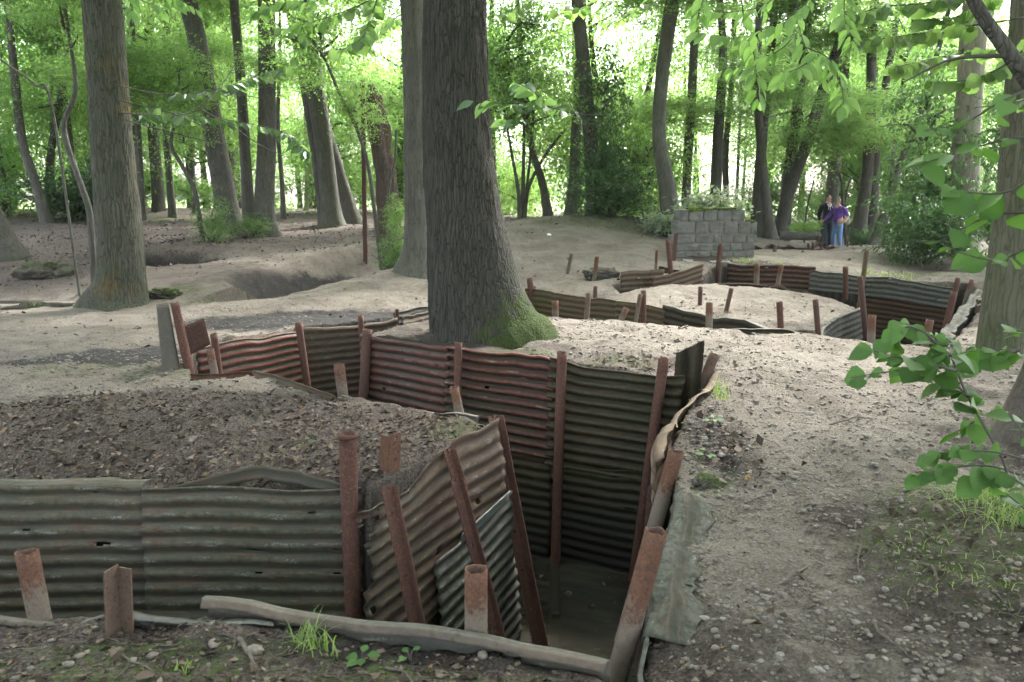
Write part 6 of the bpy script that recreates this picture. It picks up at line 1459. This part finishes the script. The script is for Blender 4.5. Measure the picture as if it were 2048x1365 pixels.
    hr = link('hair', hm, body); md = hr.modifiers.new('thickness', 'SOLIDIFY'); md.thickness = 0.012
    return t
def body(h=1.75, belly=0.0, arms=None, legs=None, head_off=(0, 0, 0), wide=1.0):
    k = h / 1.75
    J = {'pelvis': ((0, 0, 0.93), 0.155 * wide, 0.125, 'legs'), 'waist': ((0, -0.03 * belly, 1.08), 0.16 * wide, 0.125 + 0.05 * belly, 'top'), 'chest': ((0, -0.02 * belly, 1.28), 0.175 * wide, 0.125 + 0.02 * belly, 'top'),
         'collar': ((0, 0.01, 1.43), 0.11 * wide, 0.085, 'top'), 'neck': ((0, -0.005 + head_off[1] * 0.4, 1.51), 0.056, 0.058, 'skin'), 'head': ((head_off[0], -0.02 + head_off[1], 1.635), 0.07, 0.078, 'skin'), 'crown': ((head_off[0], -0.015 + head_off[1], 1.70), 0.055, 0.06, 'skin')}
    E = [('pelvis', 'waist'), ('waist', 'chest'), ('chest', 'collar'), ('collar', 'neck'), ('neck', 'head'), ('head', 'crown')]
    for s, sg in (('l', 1), ('r', -1)):
        sh, el, wr, hd = arms[s]; kn, an, toe = legs[s]
        J['shoulder_' + s] = (sh, 0.085, 0.085, 'top'); J['elbow_' + s] = (el, 0.068, 0.068, 'top'); J['wrist_' + s] = (wr, 0.036, 0.036, arms.get('cuff_' + s, 'top')); J['hand_' + s] = (hd, 0.043, 0.024, 'skin')
        E += [('collar', 'shoulder_' + s), ('shoulder_' + s, 'elbow_' + s), ('elbow_' + s, 'wrist_' + s), ('wrist_' + s, 'hand_' + s)]
        J['hip_' + s] = ((0.095 * sg, 0, 0.87), 0.105, 0.105, 'legs'); J['knee_' + s] = (kn, 0.075, 0.075, 'legs'); J['ankle_' + s] = (an, 0.055, 0.06, 'legs'); J['toe_' + s] = (toe, 0.045, 0.035, 'shoes')
        E += [('pelvis', 'hip_' + s), ('hip_' + s, 'knee_' + s), ('knee_' + s, 'ankle_' + s), ('ankle_' + s, 'toe_' + s)]
    for n in J: J[n] = (tuple(c * k for c in J[n][0]), J[n][1] * k, J[n][2] * k, J[n][3])
    return J, E
def stand(px, Y, py):
    p = D(px, py, Y); return (p[0], p[1], gz(p[0], p[1]) + 0.0)
M_MOUTH = mat_plain('dark feature', (0.05, 0.03, 0.025), (0.06, 0.035, 0.03), 10)
legsA = {'l': ((0.13, -0.02, 0.49), (0.16, 0.02, 0.10), (0.19, -0.15, 0.04)), 'r': ((-0.14, -0.02, 0.49), (-0.19, 0.02, 0.10), (-0.23, -0.15, 0.04))}
armsA = {'l': ((0.19, 0.01, 1.40), (0.25, 0.07, 1.15), (0.20, 0.10, 0.96), (0.16, 0.12, 0.92)), 'r': ((-0.19, 0.01, 1.40), (-0.26, 0.06, 1.15), (-0.21, 0.10, 0.95), (-0.17, 0.12, 0.92))}
J, E = body(1.80, 0.2, armsA, legsA)
locA = stand(1650, 26.6, 498)
pa = person('man in black zip jacket and dark jeans standing with hands behind him', locA, R(14), J, E, {'skin': M_SKIN, 'top': M_BLACK, 'legs': M_JEAN_D, 'shoes': M_SHOE, 'dark': M_MOUTH}, (0.25, -1, 0), M_HAIRB)
mb = MB(); mb.box((0.0, -0.135, 1.36), (0.010, 0.006, 0.11)); link('zip', mb.mesh('zip', M_SHIRT, False), pa)
mb = MB(); mb.tube(catmull([(-0.085, 0.03, 1.50), (-0.06, -0.085, 1.47), (0.0, -0.125, 1.40), (0.06, -0.085, 1.47), (0.085, 0.03, 1.50)], 16), np.full(16, 0.02), 8); link('hood_lining', mb.mesh('hood_lining', M_SHIRT), pa)
for sx in (-1, 1):
    mb = MB(); mb.tube(catmull([(0.06 * sx, -0.10, 1.46), (0.075 * sx, -0.142, 1.40), (0.08 * sx, -0.150, 1.31)], 6), np.full(6, 0.007), 6); link('drawstring', mb.mesh('drawstring', M_SHIRT), pa)
legsB = {'l': ((0.11, -0.03, 0.48), (0.12, 0.03, 0.10), (0.12, -0.15, 0.04)), 'r': ((-0.11, -0.07, 0.48), (-0.12, 0.0, 0.10), (-0.12, -0.18, 0.04))}
armsB = {'l': ((0.21, 0.0, 1.38), (0.30, 0.08, 1.12), (0.25, -0.08, 0.95), (0.22, -0.13, 0.90)), 'r': ((-0.20, -0.02, 1.38), (-0.27, -0.18, 1.15), (-0.27, -0.40, 1.00), (-0.27, -0.47, 0.97)), 'cuff_l': 'skin'}
J, E = body(1.70, 1.5, armsB, legsB, (0, -0.06, 0), 1.12)
locB = stand(1673, 26.3, 500)
pbn = person('man in purple sweater and blue jeans leaning on a walking stick', locB, R(-62), J, E, {'skin': M_SKIN, 'top': M_PURPLE, 'legs': M_JEAN_B, 'shoes': M_SHOE, 'dark': M_MOUTH}, (0.1, -1, -0.15), M_HAIR)
hw = Matrix.Rotation(R(-62), 4, 'Z') @ Vector((-0.27 * 0.97, -0.50 * 0.97, 0.97 * 0.95)) + Vector(locB)
ft = Matrix.Rotation(R(-62), 4, 'Z') @ Vector((-0.30, -0.62, 0.0)) + Vector(locB)
ft.z = gz(ft.x, ft.y)
mb = MB(); d = (hw - ft); C = np.array([ft + d * t for t in np.linspace(0, 1.02, 10)]) - np.array(ft)
mb.tube(C, np.full(10, 0.012), 8); hd = C[-1]
mb.tube(catmull([hd, hd + np.array([0.02, 0, 0.04]), hd + np.array([0.07, 0, 0.05]), hd + np.array([0.10, 0, 0.01])], 10), np.full(10, 0.013), 8)
tag(link('walking_stick', mb.mesh('walking_stick', mat_plain('brown varnished wood', (0.12, 0.06, 0.03), (0.18, 0.09, 0.045))), None, ft), 'brown walking stick held by the man in purple', 'walking stick')

# ================================================================== unseen trees round the viewpoint, added so their crowns shade the foreground
rg = np.random.default_rng(77)
ring = [(-7, -3), (-3, -6), (3, -5), (7.5, -2), (9.5, 4), (-9.5, 2), (-10.5, 7), (-1, -10), (12, 9), (-14, 10), (11, 14.5), (14, 1)]
for k, (x, y) in enumerate(ring):
    g = gz(x, y); r = rg.uniform(0.2, 0.34); h = rg.uniform(7.5, 9.0); lx, ly = rg.normal(0, 0.4, 2)
    t = thing('tree', 'tall unseen ridged tree added near the viewpoint to shade the foreground', 'tree', (x, y, g), group='added shade trees around the viewpoint')
    sp = np.array([(0, 0, -0.2, r * 1.4), (lx * 0.1, ly * 0.1, 0.6, r), (lx * 0.5, ly * 0.3, h * 0.6, r * 0.8), (lx, ly, h, r * 0.55), (lx * 1.2, ly, h * 1.4, r * 0.2)])
    link('trunk', trunk_mesh('trunk', sp, B_LEFT, 24, 40, 0.015, 0.25, 5, 0.8, 0.6, k * 0.7 + 3, 0.05), t)
    for q in range(2):
        add_crown(t, CR[rg.integers(0, 4)], (lx + rg.normal(0, 1.6), ly + rg.normal(0, 1.6), h + rg.uniform(-0.3, 3.0)), rg.uniform(0, 6.28), (1.35, 1.35, 0.9))
# ================================================================== thin haze volume added to brighten the far trunks
hb = MB(); hb.box((0, 30, 8.5), (75, 55, 11.5))
hz = MT('brightening haze')
for nd in list(hz.nt.nodes): hz.nt.nodes.remove(nd)
ho = hz.nt.nodes.new('ShaderNodeOutputMaterial'); hv = hz.nt.nodes.new('ShaderNodeVolumePrincipled')
hv.inputs['Color'].default_value = (0.95, 0.98, 1.0, 1); hv.inputs['Density'].default_value = 0.0003; hv.inputs['Anisotropy'].default_value = 0.3
hz.nt.links.new(hv.outputs[0], ho.inputs['Volume'])
o = link('haze', hb.mesh('haze', hz.m, False)); o['kind'] = 'stuff'
o['label'] = 'thin even haze added to brighten the far trunks'; o['category'] = 'haze'
